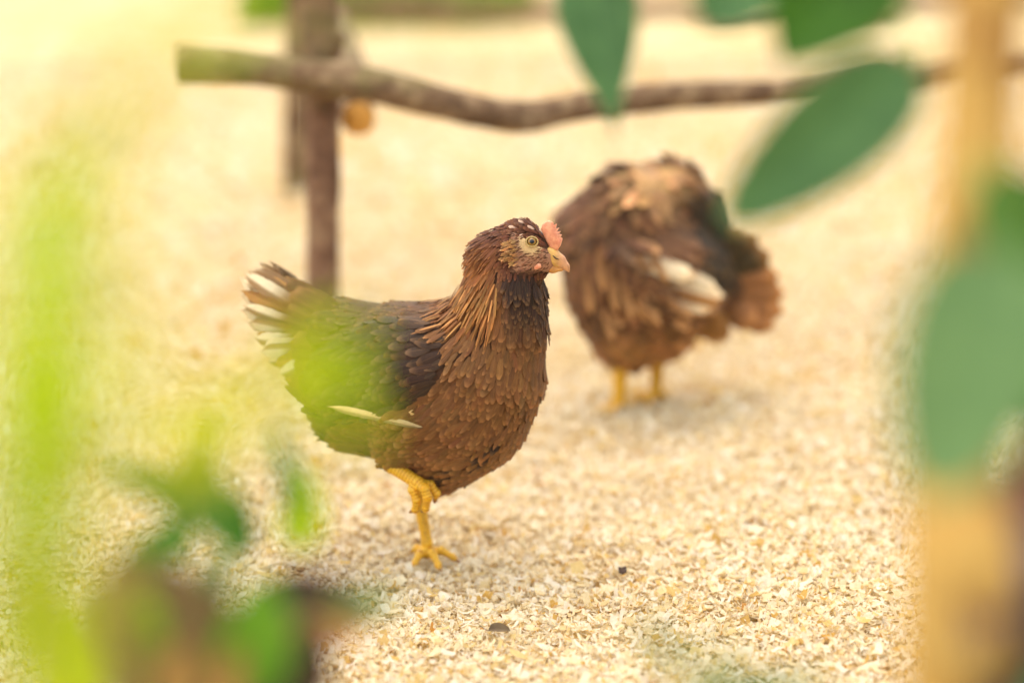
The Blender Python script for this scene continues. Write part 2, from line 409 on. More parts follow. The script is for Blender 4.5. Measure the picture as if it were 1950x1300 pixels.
def surface_nets(f, lo, hi, h):
    ax = [np.arange(lo[i], hi[i] + h, h) for i in range(3)]
    n = [len(a) for a in ax]
    G = np.stack(np.meshgrid(*ax, indexing='ij'), -1)
    F = np.concatenate([f(c) for c in np.array_split(G.reshape(-1, 3), 8)]).reshape(n)
    S = F < 0
    c = [n[0] - 1, n[1] - 1, n[2] - 1]
    acc = np.zeros((*c, 3)); cnt = np.zeros(c)
    corners = [(i, j, k) for i in (0, 1) for j in (0, 1) for k in (0, 1)]
    sl = lambda o: tuple(slice(o[d], o[d] + c[d]) for d in range(3))
    for a in corners:
        for d in range(3):
            if a[d]: continue
            b = list(a); b[d] = 1
            fa, fb = F[sl(a)], F[sl(b)]; x = (fa < 0) != (fb < 0)
            t = np.where(x, fa / np.where(x, fa - fb, 1), 0)
            for q in range(3): acc[..., q] += x * (a[q] + (t if q == d else 0))
            cnt += x
    act = cnt > 0; idx = np.full(c, -1); idx[act] = np.arange(act.sum())
    base = np.stack(np.meshgrid(*[a[:-1] for a in ax], indexing='ij'), -1)
    V = base[act] + acc[act] / cnt[act][:, None] * h
    Q = []
    for d in range(3):
        e1, e2 = (d + 1) % 3, (d + 2) % 3
        A = S; B = np.roll(S, -1, d); x = A != B
        m = np.zeros_like(x); s = [slice(1, -1)] * 3; s[d] = slice(0, -1); m[tuple(s)] = x[tuple(s)]
        P = np.argwhere(m); flip = ~A[m]
        def cell(o1, o2):
            q = P.copy(); q[:, e1] -= o1; q[:, e2] -= o2; return idx[tuple(q.T)]
        q = np.stack([cell(1, 1), cell(0, 1), cell(0, 0), cell(1, 0)], 1)
        q[flip] = q[flip][:, ::-1]; Q.append(q)
    Q = np.vstack(Q); return V, Q[(Q >= 0).all(1)]

def scatter(V, Q, f, radius_fn, n_cand, seed):
    """Evenly spaced feather roots on a surface (dart throwing)."""
    r_ = np.random.default_rng(seed)
    T = np.vstack([Q[:, [0, 1, 2]], Q[:, [0, 2, 3]]]); A = V[T[:, 0]]; B = V[T[:, 1]]; C = V[T[:, 2]]
    ar = np.linalg.norm(np.cross(B - A, C - A), axis=1); k = r_.choice(len(T), n_cand, p=ar / ar.sum())
    u, v = r_.random((2, n_cand)); fl = u + v > 1; u[fl] = 1 - u[fl]; v[fl] = 1 - v[fl]
    P = A[k] + (B - A)[k] * u[:, None] + (C - A)[k] * v[:, None]
    rad = radius_fn(P); P = P[rad > 0]; rad = rad[rad > 0]
    cell = rad.max(); H = {}; keep = []
    for i in range(len(P)):
        p = P[i]; key = (int(p[0] // cell), int(p[1] // cell), int(p[2] // cell)); ok = True; r2 = rad[i] ** 2
        for a in (-1, 0, 1):
            for b in (-1, 0, 1):
                for c in (-1, 0, 1):
                    for j in H.get((key[0] + a, key[1] + b, key[2] + c), ()):
                        d = p - P[j]
                        if d[0] * d[0] + d[1] * d[1] + d[2] * d[2] < r2: ok = False; break
                    if not ok: break
                if not ok: break
            if not ok: break
        if ok: H.setdefault(key, []).append(i); keep.append(i)
    return P[keep]

def flow(P, lines):
    """Feather lie: blended tangent of the nearest streamlines."""
    num = np.zeros_like(P); den = np.zeros(len(P))
    for ln in lines:
        ln = np.asarray(ln, float)
        for a, b in zip(ln[:-1], ln[1:]):
            d = b - a; t = np.clip(((P - a) @ d) / (d @ d), 0, 1); dist = np.linalg.norm(P - a - t[:, None] * d, axis=1)
            w = 1 / (dist ** 4 + 1e-7); num += w[:, None] * unit(d); den += w
    return unit(num)

def feathers(O, D, Nn, L, W, col, alpha, lift, curve=0.0, cup=0.25, pointed=0.0, rows=6, jit=0.12, seed=0, wave=0.0):
    """A batch of real feather blades -> V, Q, uv, col. O root, D lie, Nn outward normal; arrays."""
    r_ = np.random.default_rng(seed); n = len(O)
    D = unit(D + r_.normal(0, jit, (n, 3))); D = unit(D - (D * Nn).sum(1, keepdims=True) * Nn); S = np.cross(Nn, D)
    L = np.broadcast_to(L, (n,)); W = np.broadcast_to(W, (n,)); lift = np.broadcast_to(lift, (n,)) + r_.normal(0, 0.03, n)
    pt = np.broadcast_to(pointed, (n,))
    t = 1 - (1 - np.linspace(0, 1, rows)) ** 1.9; us = np.array([-1, 0, 1.0])
    V = np.zeros((n, rows, 3, 3)); UV = np.zeros((n, rows, 3, 2))
    tw = r_.normal(0, 0.12, n)
    for i, x in enumerate(t):
        rnd = math.sqrt(max(0, 1 - max(0, (x - 0.55) / 0.45) ** 2.2)); shp = (0.35 + 0.65 * min(1, x / 0.45))
        wid = shp * ((1 - pt) * max(rnd, 0.42) + pt * max(0.03, (1 - x) ** 0.7) * 1.25)
        for j, u in enumerate(us):
            z = lift * x * L - curve * (x * L) ** 2 + W * (tw * u * x - cup * wid * u * u * 0.5)
            V[:, i, j] = O + D * (x * L - (0.02 * L if u else 0))[:, None] + S * (u * wid * W / 2)[:, None] + Nn * z[:, None]
            UV[:, i, j] = (u, x)
    C = np.ones((n, rows, 3, 4)); C[..., :3] = np.asarray(col)[:, None, None, :] ; C[..., 3] = np.broadcast_to(alpha, (n,))[:, None, None]
    C[:, 0, :, :3] *= 0.85
    b = np.arange(n)[:, None] * rows * 3
    Q = np.concatenate([b + np.array([3 * i + j, 3 * i + j + 1, 3 * i + 3 + j + 1, 3 * i + 3 + j]) for i in range(rows - 1) for j in (0, 1)])
    return V.reshape(-1, 3), Q, UV.reshape(-1, 2), C.reshape(-1, 4)

def plume(name, root, tip, width, normal, col_fn, parent, curve=0.0, rows=14, cols=7, cup=0.12, seed=0, alpha=0.5):
    """One large quill feather (tail or wing) as its own part, with a raised shaft and ragged vane."""
    r_ = np.random.default_rng(seed)
    root = np.asarray(root, float); tip = np.asarray(tip, float); D = tip - root; L = np.linalg.norm(D); D = D / L
    Nn = unit(np.asarray(normal, float) - D * np.dot(normal, D)); S = np.cross(Nn, D)
    V, UV, C = [], [], []
    for layer in (0, 1):
        for i in range(rows):
            x = i / (rows - 1); w = min(1, 0.25 + x / 0.3) * math.sqrt(max(0.0, 1 - max(0, (x - 0.72) / 0.28) ** 2.4)); w = max(w, 0.04)
            rag = 1 + r_.normal(0, 0.06)
            for j in range(cols):
                u = 2 * j / (cols - 1) - 1
                p = root + D * (x * L - 0.03 * L * abs(u)) + S * (u * w * rag * width / 2) + Nn * (-curve * L * x * x - cup * width * u * u + (0.0006 if j == cols // 2 else 0) - layer * 0.0005)
                V.append(p); UV.append((u, x)); C.append((*col_fn(u, x), alpha))
    idx = lambda l, i, j: (l * rows + i) * cols + j
    Q = []
    for l in (0, 1):
        for i in range(rows - 1):
            for j in range(cols - 1):
                q = [idx(l, i, j), idx(l, i, j + 1), idx(l, i + 1, j + 1), idx(l, i + 1, j)]; Q.append(q if l == 0 else q[::-1])
    return mesh_np(name, np.array(V), np.array(Q), M['feather'], parent, uv=np.array(UV), col=np.array(C))

def jitter_col(c, n, s, seed):
    r_ = np.random.default_rng(seed); c = np.broadcast_to(np.asarray(c, float), (n, 3))
    return np.clip(c * r_.lognormal(0, s, (n, 1)) * r_.normal(1, 0.04, (n, 3)), 0.004, 0.95)

def mixv(a, b, t):
    t = np.clip(t, 0, 1)[:, None]; return np.asarray(a) * (1 - t) + np.asarray(b) * t

def sstep(x, a, b):
    t = np.clip((x - a) / (b - a), 0, 1); return t * t * (3 - 2 * t)

# ------------------------------------------------------------------ the near hen
KX, KZ, KZX, KR = 6.161e-4, 5.781e-4, 6.89e-5, 5.43e-4      # metres per drawing unit in the hen's own side view
HEN_YAW = R(-25)
SU, SV = 778.0, 529.0                                        # the drawing shows the flank: shift with distance from the midline
def hx(u, v, y=0.0):
    w = min(1, max(0, (570 - v) / 80)); u, v = u + SU * abs(y) - 9 * w, v - SV * abs(y) + 9 * w
    return np.array([KX * (u - 822), y, KZ * (1075 - v) + KZX * (u - 822)])
def uvof(P):
    u = P[:, 0] / KX + 822; v = 1075 - (P[:, 2] - KZX * (u - 822)) / KZ
    u, v = u - SU * np.abs(P[:, 1]), v + SV * np.abs(P[:, 1]); w = np.clip((573 - v) / 80, 0, 1); return u + 9 * w, v - 9 * w
HEN_AT = ground_at(822, 1078)
hen = empty('hen', HEN_AT, HEN_YAW)
tag(hen, 'brown hen standing on one leg with head raised, sharp in the foreground', 'hen', 'brown hens on the wood shavings')

B = Field()
def hc(a, b, ys=0.9, k=0.02):
    B.cone(hx(*a[:2]), hx(*b[:2]), a[2] * KR, b[2] * KR, ys, k)
hc((715, 705, 132), (800, 715, 140), 0.88, 0.03)        # trunk
hc((800, 715, 138), (915, 690, 120), 0.84, 0.03)        # breast
hc((900, 770, 118), (860, 800, 112), 0.80, 0.03)
hc((855, 840, 78), (842, 900, 30), 0.7, 0.03)           # keel
hc((688, 780, 86), (760, 785, 86), 0.85, 0.03)          # fluff behind the legs
hc((640, 640, 78), (600, 640, 70), 0.75, 0.03)          # tail base
hc((925, 660, 112), (955, 600, 84), 0.82, 0.03)         # neck
hc((955, 600, 84), (964, 540, 70), 0.80, 0.02)
hc((964, 540, 70), (962, 490, 53), 0.80, 0.02)
hc((955, 478, 47), (1000, 462, 47), 0.72, 0.015)        # head
hc((1003, 462, 46), (1030, 474, 33), 0.66, 0.012)
hc((1030, 476, 31), (1046, 484, 17), 0.70, 0.008)
hc((1000, 490, 24), (1035, 500, 10), 0.60, 0.01)        # jaw
for s in (-1, 1):                                       # folded wings
    c = hx(728, 705, s * 0.055); a = unit(hx(600, 752, s * 0.060) - hx(850, 655, s * 0.044))
    n_ = unit(np.array([0.0, s, 0.35])); n_ = unit(n_ - a * np.dot(a, n_)); b_ = np.cross(n_, a)
    B.ell(c, (0.086, 0.048, 0.017), np.stack([a, b_, n_]), 0.012)
for s in (-1, 1):                                       # thighs
    B.cone(hx(790, 780, s * 0.035), hx(768, 852, s * 0.034), 0.036, 0.016, 1.0, 0.02)

BV, BQ = surface_nets(B, (-0.20, -0.11, 0.03), (0.17, 0.11, 0.42), 0.0032)
bu, bv = uvof(BV)

def face_mask(P):
    u, v = uvof(P)
    m = sstep(u, 976, 986) * (1 - sstep(v, 508, 518)) * sstep(v - (u - 1000) * 0.55, 440, 448)
    return m

fm = face_mask(BV)
bc = np.ones((len(BV), 4)); bc[:, :3] = lin(74, 50, 34)
bc[:, :3] = mixv(bc[:, :3], lin(160, 118, 92), fm)
eyering = np.hypot(bu - 1019, bv - 456); bc[:, :3] = mixv(bc[:, :3], lin(204, 174, 124), fm * (1 - sstep(eyering, 17, 30)))
body = mesh_np('body', BV - B.grad(BV) * (0.0034 * (1 - sstep(fm, 0.2, 0.8)))[:, None], BQ, M['down'], hen, col=bc)
tag(body, 'brown downy body with bare pinkish face')

dorsal = [hx(*p) for p in ((1062, 470), (1010, 440), (955, 470), (930, 530), (900, 590), (850, 640), (740, 640), (620, 600), (470, 540))]
ventral = [hx(*p) for p in ((1040, 512), (1030, 560), (1040, 640), (1035, 730), (985, 820), (900, 880), (780, 860), (640, 830), (590, 800))]
midline = [hx(*p) for p in ((985, 480), (985, 550), (975, 640), (960, 720), (900, 790), (800, 800), (680, 770), (600, 740))]
LINES = [dorsal, ventral, midline]

def wing_mask(P):
    u, v = uvof(P); a = math.atan2(752 - 655, 600 - 850)
    du, dv = u - 728, v - 700; x = du * math.cos(a) + dv * math.sin(a); y = -du * math.sin(a) + dv * math.cos(a)
    return (np.hypot(x / 142, y / 88) < 1) & (np.abs(P[:, 1]) > 0.035)

def rad_body(P):
    u, v = uvof(P); head = v < 520; neck = (v < 600) & ~head
    r = np.where(head, 0.0026, np.where(neck, 0.0034, 0.0052))
    r = np.where(wing_mask(P), 0.0075, r); r = np.where((u < 660) & ~wing_mask(P), 0.0075, r)
    r = np.where(face_mask(P) > 0.4, 0, r); r = np.where((u > 1045) & (v < 520), 0, r)
    return r

FP = scatter(BV, BQ, B, rad_body, 60000, 3)
FN = B.grad(FP); FD = flow(FP, LINES); u, v = uvof(FP)
wing = wing_mask(FP); head = (v < 520) & ~wing
back_of_neck = sstep(960 - (v - 480) * 0.12 - u, -25, 30) * (v < 640) * (v > 440) * (u > 840)
hackle = (back_of_neck > 0.45) & (v < 618) & (v > 440) & ~wing
wd = unit(hx(590, 745) - hx(850, 660)); FD[wing] = unit(wd + 0.0 * FD[wing])
nF = len(FP); r_ = np.random.default_rng(11)

c_breast = lin(114, 77, 43); c_dark = lin(46, 31, 24); c_rust = lin(134, 82, 38); c_back = lin(88, 63, 38)
c_belly = lin(148, 106, 62); c_wing = lin(60, 43, 30); c_rear = lin(92, 68, 34)
col = np.tile(c_breast, (nF, 1))
col = mixv(col, c_belly, sstep(v + (u - 900) * 0.5, 800, 940) * 0.7)
col = mixv(col, c_dark, (1 - sstep(np.abs(u - 1000 - (v - 560) * 0.05), 22, 58)) * sstep(v, 490, 512) * (1 - sstep(v, 580, 650)) * 0.95)
col = mixv(col, c_back, sstep(860 - u, 0, 60) * (1 - sstep(v, 640, 720)))
col = mixv(col, c_rear, sstep(700 - u, 0, 80))
col[wing] = c_wing
col = mixv(col, lin(92, 52, 32), head * 1.0)
col = mixv(col, c_rust, np.clip(back_of_neck, 0, 1) * sstep(v, 440, 500) * (1 - sstep(v, 600, 640)) * 0.9)
col = jitter_col(col, nF, 0.12, 12)
flecks = head & (u > 985) & (v < 452) & (r_.random(nF) < 0.20); col[flecks] = lin(196, 164, 140)
dotted = (v > 820) & (u > 820) & (np.abs(v - 850 - (930 - u) * 0.75) < 14) & (r_.random(nF) < 0.45); col[dotted] = lin(52, 38, 30)

sel_h = head & ~hackle; sel_k = hackle; sel_w = wing; sel_b = ~(sel_h | sel_k | sel_w)
def batch(name, sel, L, W, alpha, lift, label, **kw):
    k = np.where(sel)[0]
    Ls = (L(k) if callable(L) else L) * r_.uniform(0.85, 1.15, len(k))
    v_, q_, uv_, c_ = feathers(FP[k] - FN[k] * 0.0012, FD[k], FN[k], Ls, (W(k) if callable(W) else W) * r_.uniform(0.85, 1.12, len(k)), col[k], alpha, lift, **kw)
    o = mesh_np(name, v_, q_, M['feather'], hen, uv=uv_, col=c_); tag(o, label, kind='stuff'); return o
size_b = lambda k: np.where(v[k] < 600, 0.017, np.where(u[k] < 660, 0.032, np.where(u[k] < 820, 0.026, np.where((u[k] < 950) & (v[k] < 680), 0.019, 0.0205))))
wid_b = lambda k: np.where(v[k] < 600, 0.0058, np.where(u[k] < 660, 0.0125, np.where(u[k] < 820, 0.0108, np.where((u[k] < 950) & (v[k] < 680), 0.0066, 0.0088))))
batch('contour_feathers', sel_b, size_b, wid_b, 0.5, 0.034, 'rounded brown breast and flank feathers with paler rims', curve=1.6, seed=21, jit=0.09)
batch('head_feathers', sel_h, 0.0085, 0.0036, 0.35, 0.16, 'short dark brown crown and cheek feathers', curve=6, seed=22, jit=0.18)
batch('wing_coverts', sel_w, 0.028, 0.0125, 0.4, 0.06, 'dark brown overlapping wing coverts', curve=2.0, seed=23)
batch('hackle_feathers', sel_k, lambda k: 0.018 + 0.016 * sstep(v[k], 480, 600), 0.0034, 1.0, 0.09, 'long rusty hackle feathers with golden edges', curve=2.6, pointed=0.75, seed=24, rows=6, jit=0.07)
# the long golden cape at the foot of the neck
kk = np.where(sel_k & (v > 535))[0]; kk = kk[r_.random(len(kk)) < 0.55]
cape = jitter_col(lin(152, 106, 58), len(kk), 0.4, 31)
v_, q_, uv_, c_ = feathers(FP[kk] + FN[kk] * 0.001, FD[kk], FN[kk], 0.032 * r_.uniform(0.6, 1.2, len(kk)), 0.0028, cape, 0.8, 0.08, curve=2.0, pointed=0.85, rows=7, jit=0.1, seed=32)
tag(mesh_np('cape_feathers', v_, q_, M['feather'], hen, uv=uv_, col=c_), 'golden tipped cape feathers spread over the shoulders', kind='stuff')
# cheek bristles and the buff ear tuft
FPf = scatter(BV, BQ, B, lambda P: np.where((face_mask(P) > 0.4) & (uvof(P)[0] < 1050) & (np.hypot(uvof(P)[0] - 1019, uvof(P)[1] - 456) > 20), 0.0017, 0), 60000, 5)
fn = B.grad(FPf); fd = flow(FPf, [[hx(1050, 480), hx(1015, 485), hx(970, 500)]])
v_, q_, uv_, c_ = feathers(FPf, fd, fn, 0.0046, 0.0015, jitter_col(lin(112, 74, 54), len(FPf), 0.45, 41), 0.3, 0.10, curve=6, pointed=0.6, rows=4, jit=0.2, seed=42)
tag(mesh_np('cheek_bristles', v_, q_, M['feather'], hen, uv=uv_, col=c_), 'fine pinkish brown bristles on the bare cheek', kind='stuff')
def ear_rad(P):
    u, v = uvof(P); return np.where((np.hypot((u - 985) / 12, (v - 468) / 17) < 1) | (np.hypot((u - 984) / 15, (v - 486) / 11) < 1), 0.0015, 0)
FPe = scatter(BV, BQ, B, ear_rad, 90000, 6)
fn = B.grad(FPe); fd = flow(FPe, [[hx(1030, 470), hx(990, 476), hx(950, 484)]])
v_, q_, uv_, c_ = feathers(FPe + fn * 0.0015, fd, fn, 0.0055, 0.0022, jitter_col(lin(172, 128, 80), len(FPe), 0.25, 43), 0.5, 0.65, curve=20, pointed=0.3, rows=4, jit=0.35, seed=44)
tag(mesh_np('ear_tuft', v_, q_, M['feather'], hen, uv=uv_, col=c_), 'tan fluffy ear tuft behind the eye', kind='stuff')

# tail quills
def tail_col(cream, brown, edge, k):
    def fn(u, x):
        a = min(1, max(0, (x - 0.40 - 0.05 * (k % 3)) / 0.2)); b = min(1, max(0, (edge * u - 0.05) / 0.3)) if x < 0.96 else 0.3
        t = a * (1 - 0.85 * b); return tuple(np.asarray(brown) * (1 - t) + np.asarray(cream) * t)
    return fn
cream = lin(238, 222, 184); tbrown = lin(132, 92, 48)
tips = [(492, 498), (470, 506), (456, 540), (455, 585), (474, 632), (500, 674), (552, 724)]
tips = catmull(np.array(tips, float), 4)
for s in (-1, 1):
    for i, (tu, tv) in enumerate(tips):
        rq = np.random.default_rng(700 + i + 50 * (s > 0)); f = i / (len(tips) - 1)
        y0 = s * (0.008 + 0.022 * f); y1 = s * (0.010 + 0.046 * f + 0.003 * (i % 3)); k = rq.uniform(-0.02, 0.13)
        cr = np.asarray(cream) * rq.uniform(0.72, 1.0) if rq.random() < 0.8 else np.asarray(lin(186, 140, 82))
        plume('tail_feather', hx(634 - 14 * f, 608 + 66 * f, y0), hx(tu + k * (634 - tu), tv + k * (640 - tv) + rq.uniform(-6, 6), y1), rq.uniform(0.012, 0.019), (0.15, s * 1.0, 0.45 - 0.3 * f + rq.uniform(-0.25, 0.25)), tail_col(cr, tbrown, 1 if i % 2 else -1, i), hen, curve=rq.uniform(-0.05, 0.06), seed=100 + i, cup=0.02, alpha=0.3)
# tail coverts over the quill roots
for s in (-1, 1):
    for i in range(0 if s < 0 else 3, 9):
        tu = 516 + 9 * ((i * 7) % 4) + max(0, i - 4) * 7; tv = 528 + 24 * i; y1 = s * (0.016 + 0.0055 * i)
        plume('tail_covert', hx(655, 600 + 14 * i, s * (0.020 + 0.003 * i)), hx(tu, tv, y1), 0.030, (0.1, s, 0.45), lambda u, x, k=i: tuple(np.asarray(lin(112, 84, 40)) * (0.85 + 0.1 * (k % 3))), hen, curve=0.10, seed=130 + i, rows=9, cols=5, alpha=0.5, cup=0.05)
# wing quills
for s in (-1, 1):
    for i in range(9):
        f = i / 8
        root_ = hx(790 - 40 * (1 - f), 700 + 78 * f, s * 0.072); tip_ = hx(592 + 62 * f ** 1.4, 742 + 34 * f, s * (0.056 + 0.008 * f))
        cw = lin(90, 62, 40) if i < 8 else lin(222, 186, 124)
        plume('wing_quill', root_, tip_, 0.021, (0.0, s, 0.15), lambda u, x, c=cw, k=i: c, hen, curve=0.03, seed=160 + i, rows=10, cols=5, alpha=0.8)
    plume('wing_quill', hx(806, 806, s * 0.076), hx(636, 770, s * 0.082), 0.0075, (0.0, s, 0.25), lambda u, x: tuple(np.asarray(lin(226, 196, 136)) * (0.4 + 0.6 * min(1, 1.4 * x)) * (0.55 if u > 0.4 else 1)), hen, curve=-0.05, seed=190, rows=12, cols=5, alpha=0.4)

# legs: one smooth scaly mesh each
YEL = np.array(lin(224, 162, 24)); YEL2 = np.array(lin(238, 192, 66)); CLAW = np.array(lin(150, 104, 60))
def leg(name, chains, claws, lo, hi, h, label, parent):
    f = Field()
    for pts, rad in chains:
        for a, b, ra, rb in zip(pts[:-1], pts[1:], rad[:-1], rad[1:]): f.cone(a, b, ra, rb, 1.0, 0.003)
    V, Q = surface_nets(f, lo, hi, h)
    # scutes: shallow rings along every bone
    best = np.full(len(V), 9.0); ph = np.zeros(len(V)); base = 0.0
    for pts, rad in chains:
        for a, b in zip(pts[:-1], pts[1:]):
            a = np.asarray(a); b = np.asarray(b); d = b - a; l = np.linalg.norm(d); t = np.clip((V - a) @ d / l ** 2, 0, 1); q = np.linalg.norm(V - a - t[:, None] * d, axis=1)
            k = q < best; best[k] = q[k]; ph[k] = (base + t * l)[k]; base += l
    n_ = f.grad(V); ring = np.abs(((ph / 0.0036) % 1) - 0.5) * 2
    V = V - n_ * (0.0007 * sstep(ring, 0.6, 0.9))[:, None]
    C = np.ones((len(V), 4)); nz = vnoise(V[:, 0] * 260 + V[:, 1] * 190, V[:, 2] * 240, 5); C[:, :3] = mixv(YEL2, YEL, sstep(ring, 0.2, 0.8)); C[:, :3] = mixv(C[:, :3], lin(176, 108, 22), sstep(ring, 0.72, 0.95) * 0.7); C[:, :3] = mixv(C[:, :3], lin(170, 120, 60), sstep(nz, 0.55, 0.9) * 0.5 * (1 - sstep(V[:, 2], 0.01, 0.05) * 0.6))
    for cp in claws: C[:, :3] = mixv(C[:, :3], CLAW, 1 - sstep(np.linalg.norm(V - cp, axis=1), 0.004, 0.009))
    o = mesh_np(name, V, Q, M['scale_leg'], parent, col=C); tag(o, label); return o
gz = 0.002
# standing (far) leg
yl = 0.012
hk = hx(772, 958, yl + 0.004); ank = hx(794, 1052, yl); ank[2] = 0.022
P0 = np.array([ank[0], yl, gz + 0.008])
t_mid = [P0, P0 + (0.0112, -0.0080, 0.0030), P0 + (0.0224, -0.0176, -0.0050), P0 + (0.0288, -0.0240, -0.0110)]
t_in = [P0, P0 + (-0.0024, -0.0128, 0.0020), P0 + (-0.0032, -0.0240, -0.0060), P0 + (-0.0032, -0.0304, -0.0120)]
t_out = [P0, P0 + (0.0144, 0.0048, 0.0030), P0 + (0.0272, 0.0080, -0.0040), P0 + (0.0352, 0.0088, -0.0100)]
t_back = [P0, P0 + (-0.014, 0.004, 0.001), P0 + (-0.024, 0.006, -0.007)]
tr = [0.0050, 0.0043, 0.0034, 0.0013]
leg('leg', [([hx(764, 870, yl + 0.010), hk, ank, P0], [0.012, 0.0068, 0.0058, 0.0068]), (t_mid, tr), (t_in, tr), (t_out, tr), (t_back, [0.0048, 0.004, 0.0014])],
    [t_mid[-1], t_in[-1], t_out[-1], t_back[-1]], (-0.07, -0.05, -0.01), (0.06, 0.05, 0.14), 0.0013, 'standing yellow scaly leg with spread toes', hen)
# lifted (near) leg, toes curled
yr = -0.040
f0 = hx(798, 910, yr - 0.002)
c1 = [f0, hx(812, 920, yr - 0.006), hx(818, 938, yr - 0.006), hx(814, 958, yr - 0.002), hx(806, 966, yr + 0.002)]
c2 = [f0, hx(790, 924, yr - 0.006), hx(797, 944, yr - 0.006), hx(794, 962, yr - 0.004), hx(784, 967, yr - 0.002)]
c3 = [f0, hx(822, 914, yr + 0.008), hx(834, 930, yr + 0.010), hx(830, 948, yr + 0.012)]
c4 = [f0, hx(795, 920, yr + 0.002), hx(788, 930, yr + 0.004)]
leg('leg', [([hx(735, 862, yr), hx(750, 880, yr), f0], [0.010, 0.0078, 0.0068]), (c1, [0.0056, 0.0052, 0.0046, 0.0038, 0.0016]), (c2, [0.0054, 0.0048, 0.0043, 0.0036, 0.0015]), (c3, [0.005, 0.0045, 0.004, 0.002]), (c4, [0.0045, 0.0036, 0.0015])],
    [c1[-1], c2[-1], c3[-1], c4[-1]], (-0.07, -0.075, 0.04), (0.03, -0.01, 0.15), 0.0013, 'lifted yellow leg with curled toes', hen)

# beak, comb, wattle, eyes
def horn(name, pts, rad, ys, parent, c0, c1, label=None, h=0.0011):
    f = Field()
    for a, b, ra, rb in zip(pts[:-1], pts[1:], rad[:-1], rad[1:]): f.cone(a, b, ra, rb, ys, 0.003)
    A = np.array(pts); lo = A.min(0) - max(rad) - 0.003; hi = A.max(0) + max(rad) + 0.003
    V, Q = surface_nets(f, lo, hi, h); t = np.clip((V[:, 0] - A[0, 0]) / (A[-1, 0] - A[0, 0]), 0, 1)
    C = np.ones((len(V), 4)); C[:, :3] = mixv(c0, c1, sstep(t, 0.45, 0.85))
    o = mesh_np(name, V, Q, M['beak'], parent, col=C)
    if label: tag(o, label)
    return o
bk = horn('beak', [hx(1036, 476), hx(1055, 479), hx(1070, 488), hx(1080, 499), hx(1084, 509)], [0.0094, 0.0084, 0.0062, 0.0034, 0.0010], 0.70, hen, lin(206, 164, 88), lin(198, 146, 104), 'short hooked yellow beak with pinkish tip')
horn('lower_beak', [hx(1036, 500), hx(1056, 503), hx(1072, 505)], [0.0052, 0.0042, 0.0018], 0.8, bk, lin(190, 130, 70), lin(204, 150, 84))
for s in (-1, 1):
    p = hx(1063, 483, s * 0.0056); Vn, Qn = tube([p + (-0.0032, s * 0.0006, 0.002), p + (0, s * 0.0012, -0.0002), p + (0.0034, 0, -0.0016)], [0.0004, 0.0008, 0.0003], 6, 4)
    mesh_np('nostril', Vn, Qn, mat_simple('nostril_dark', lin(60, 44, 28), lin(80, 58, 36), 100), bk)
ol = [(1036, 432), (1038, 424), (1043, 419), (1050, 416), (1056, 419), (1055, 427), (1063, 422), (1060, 431), (1068, 429), (1063, 437), (1071, 436), (1065, 443), (1073, 443), (1067, 450), (1073, 452), (1070, 463), (1065, 471), (1054, 468), (1047, 456), (1041, 443)]
cen = np.mean(ol, 0); Vc = []
for sc_, yy in ((1.0, 0.0), (0.95, 0.0009), (0.85, 0.0016)):
    for s in ((-1, 1) if yy else (1,)):
        for a, b in ol:
            Vc.append(hx(cen[0] + (a - cen[0]) * sc_, cen[1] + (b - cen[1]) * sc_, s * yy * (1.6 if b > 450 else 1.0)))
Vc += [hx(*cen, -0.0022), hx(*cen, 0.0022)]; Vc = np.array(Vc); n = len(ol)
# ring order: 0 rim, 1 near mid, 2 far mid, 3 near in, 4 far in
Qc = []; Tc = []
for i in range(n):
    j = (i + 1) % n
    for a, b in ((0, 1), (1, 3)): Qc.append([a * n + i, a * n + j, b * n + j, b * n + i])
    for a, b in ((0, 2), (2, 4)): Qc.append([a * n + j, a * n + i, b * n + i, b * n + j])
    Tc += [[3 * n + i, 3 * n + j, 5 * n], [4 * n + j, 4 * n + i, 5 * n + 1]]
tag(mesh_np('comb', Vc, [np.array(Qc), np.array(Tc)], M['comb'], hen), 'small pale red saw toothed comb')
for s in (-1, 1):
    fw_ = Field(); fw_.cone(hx(1031, 499, s * 0.0118), hx(1025, 503, s * 0.0122), 0.0030, 0.0022, 0.6, 0.002)
    c = hx(1028, 499, s * 0.0128); Vw, Qw = surface_nets(fw_, c - 0.012, c + 0.012, 0.0011); mesh_np('wattle', Vw, Qw, M['comb'], hen)

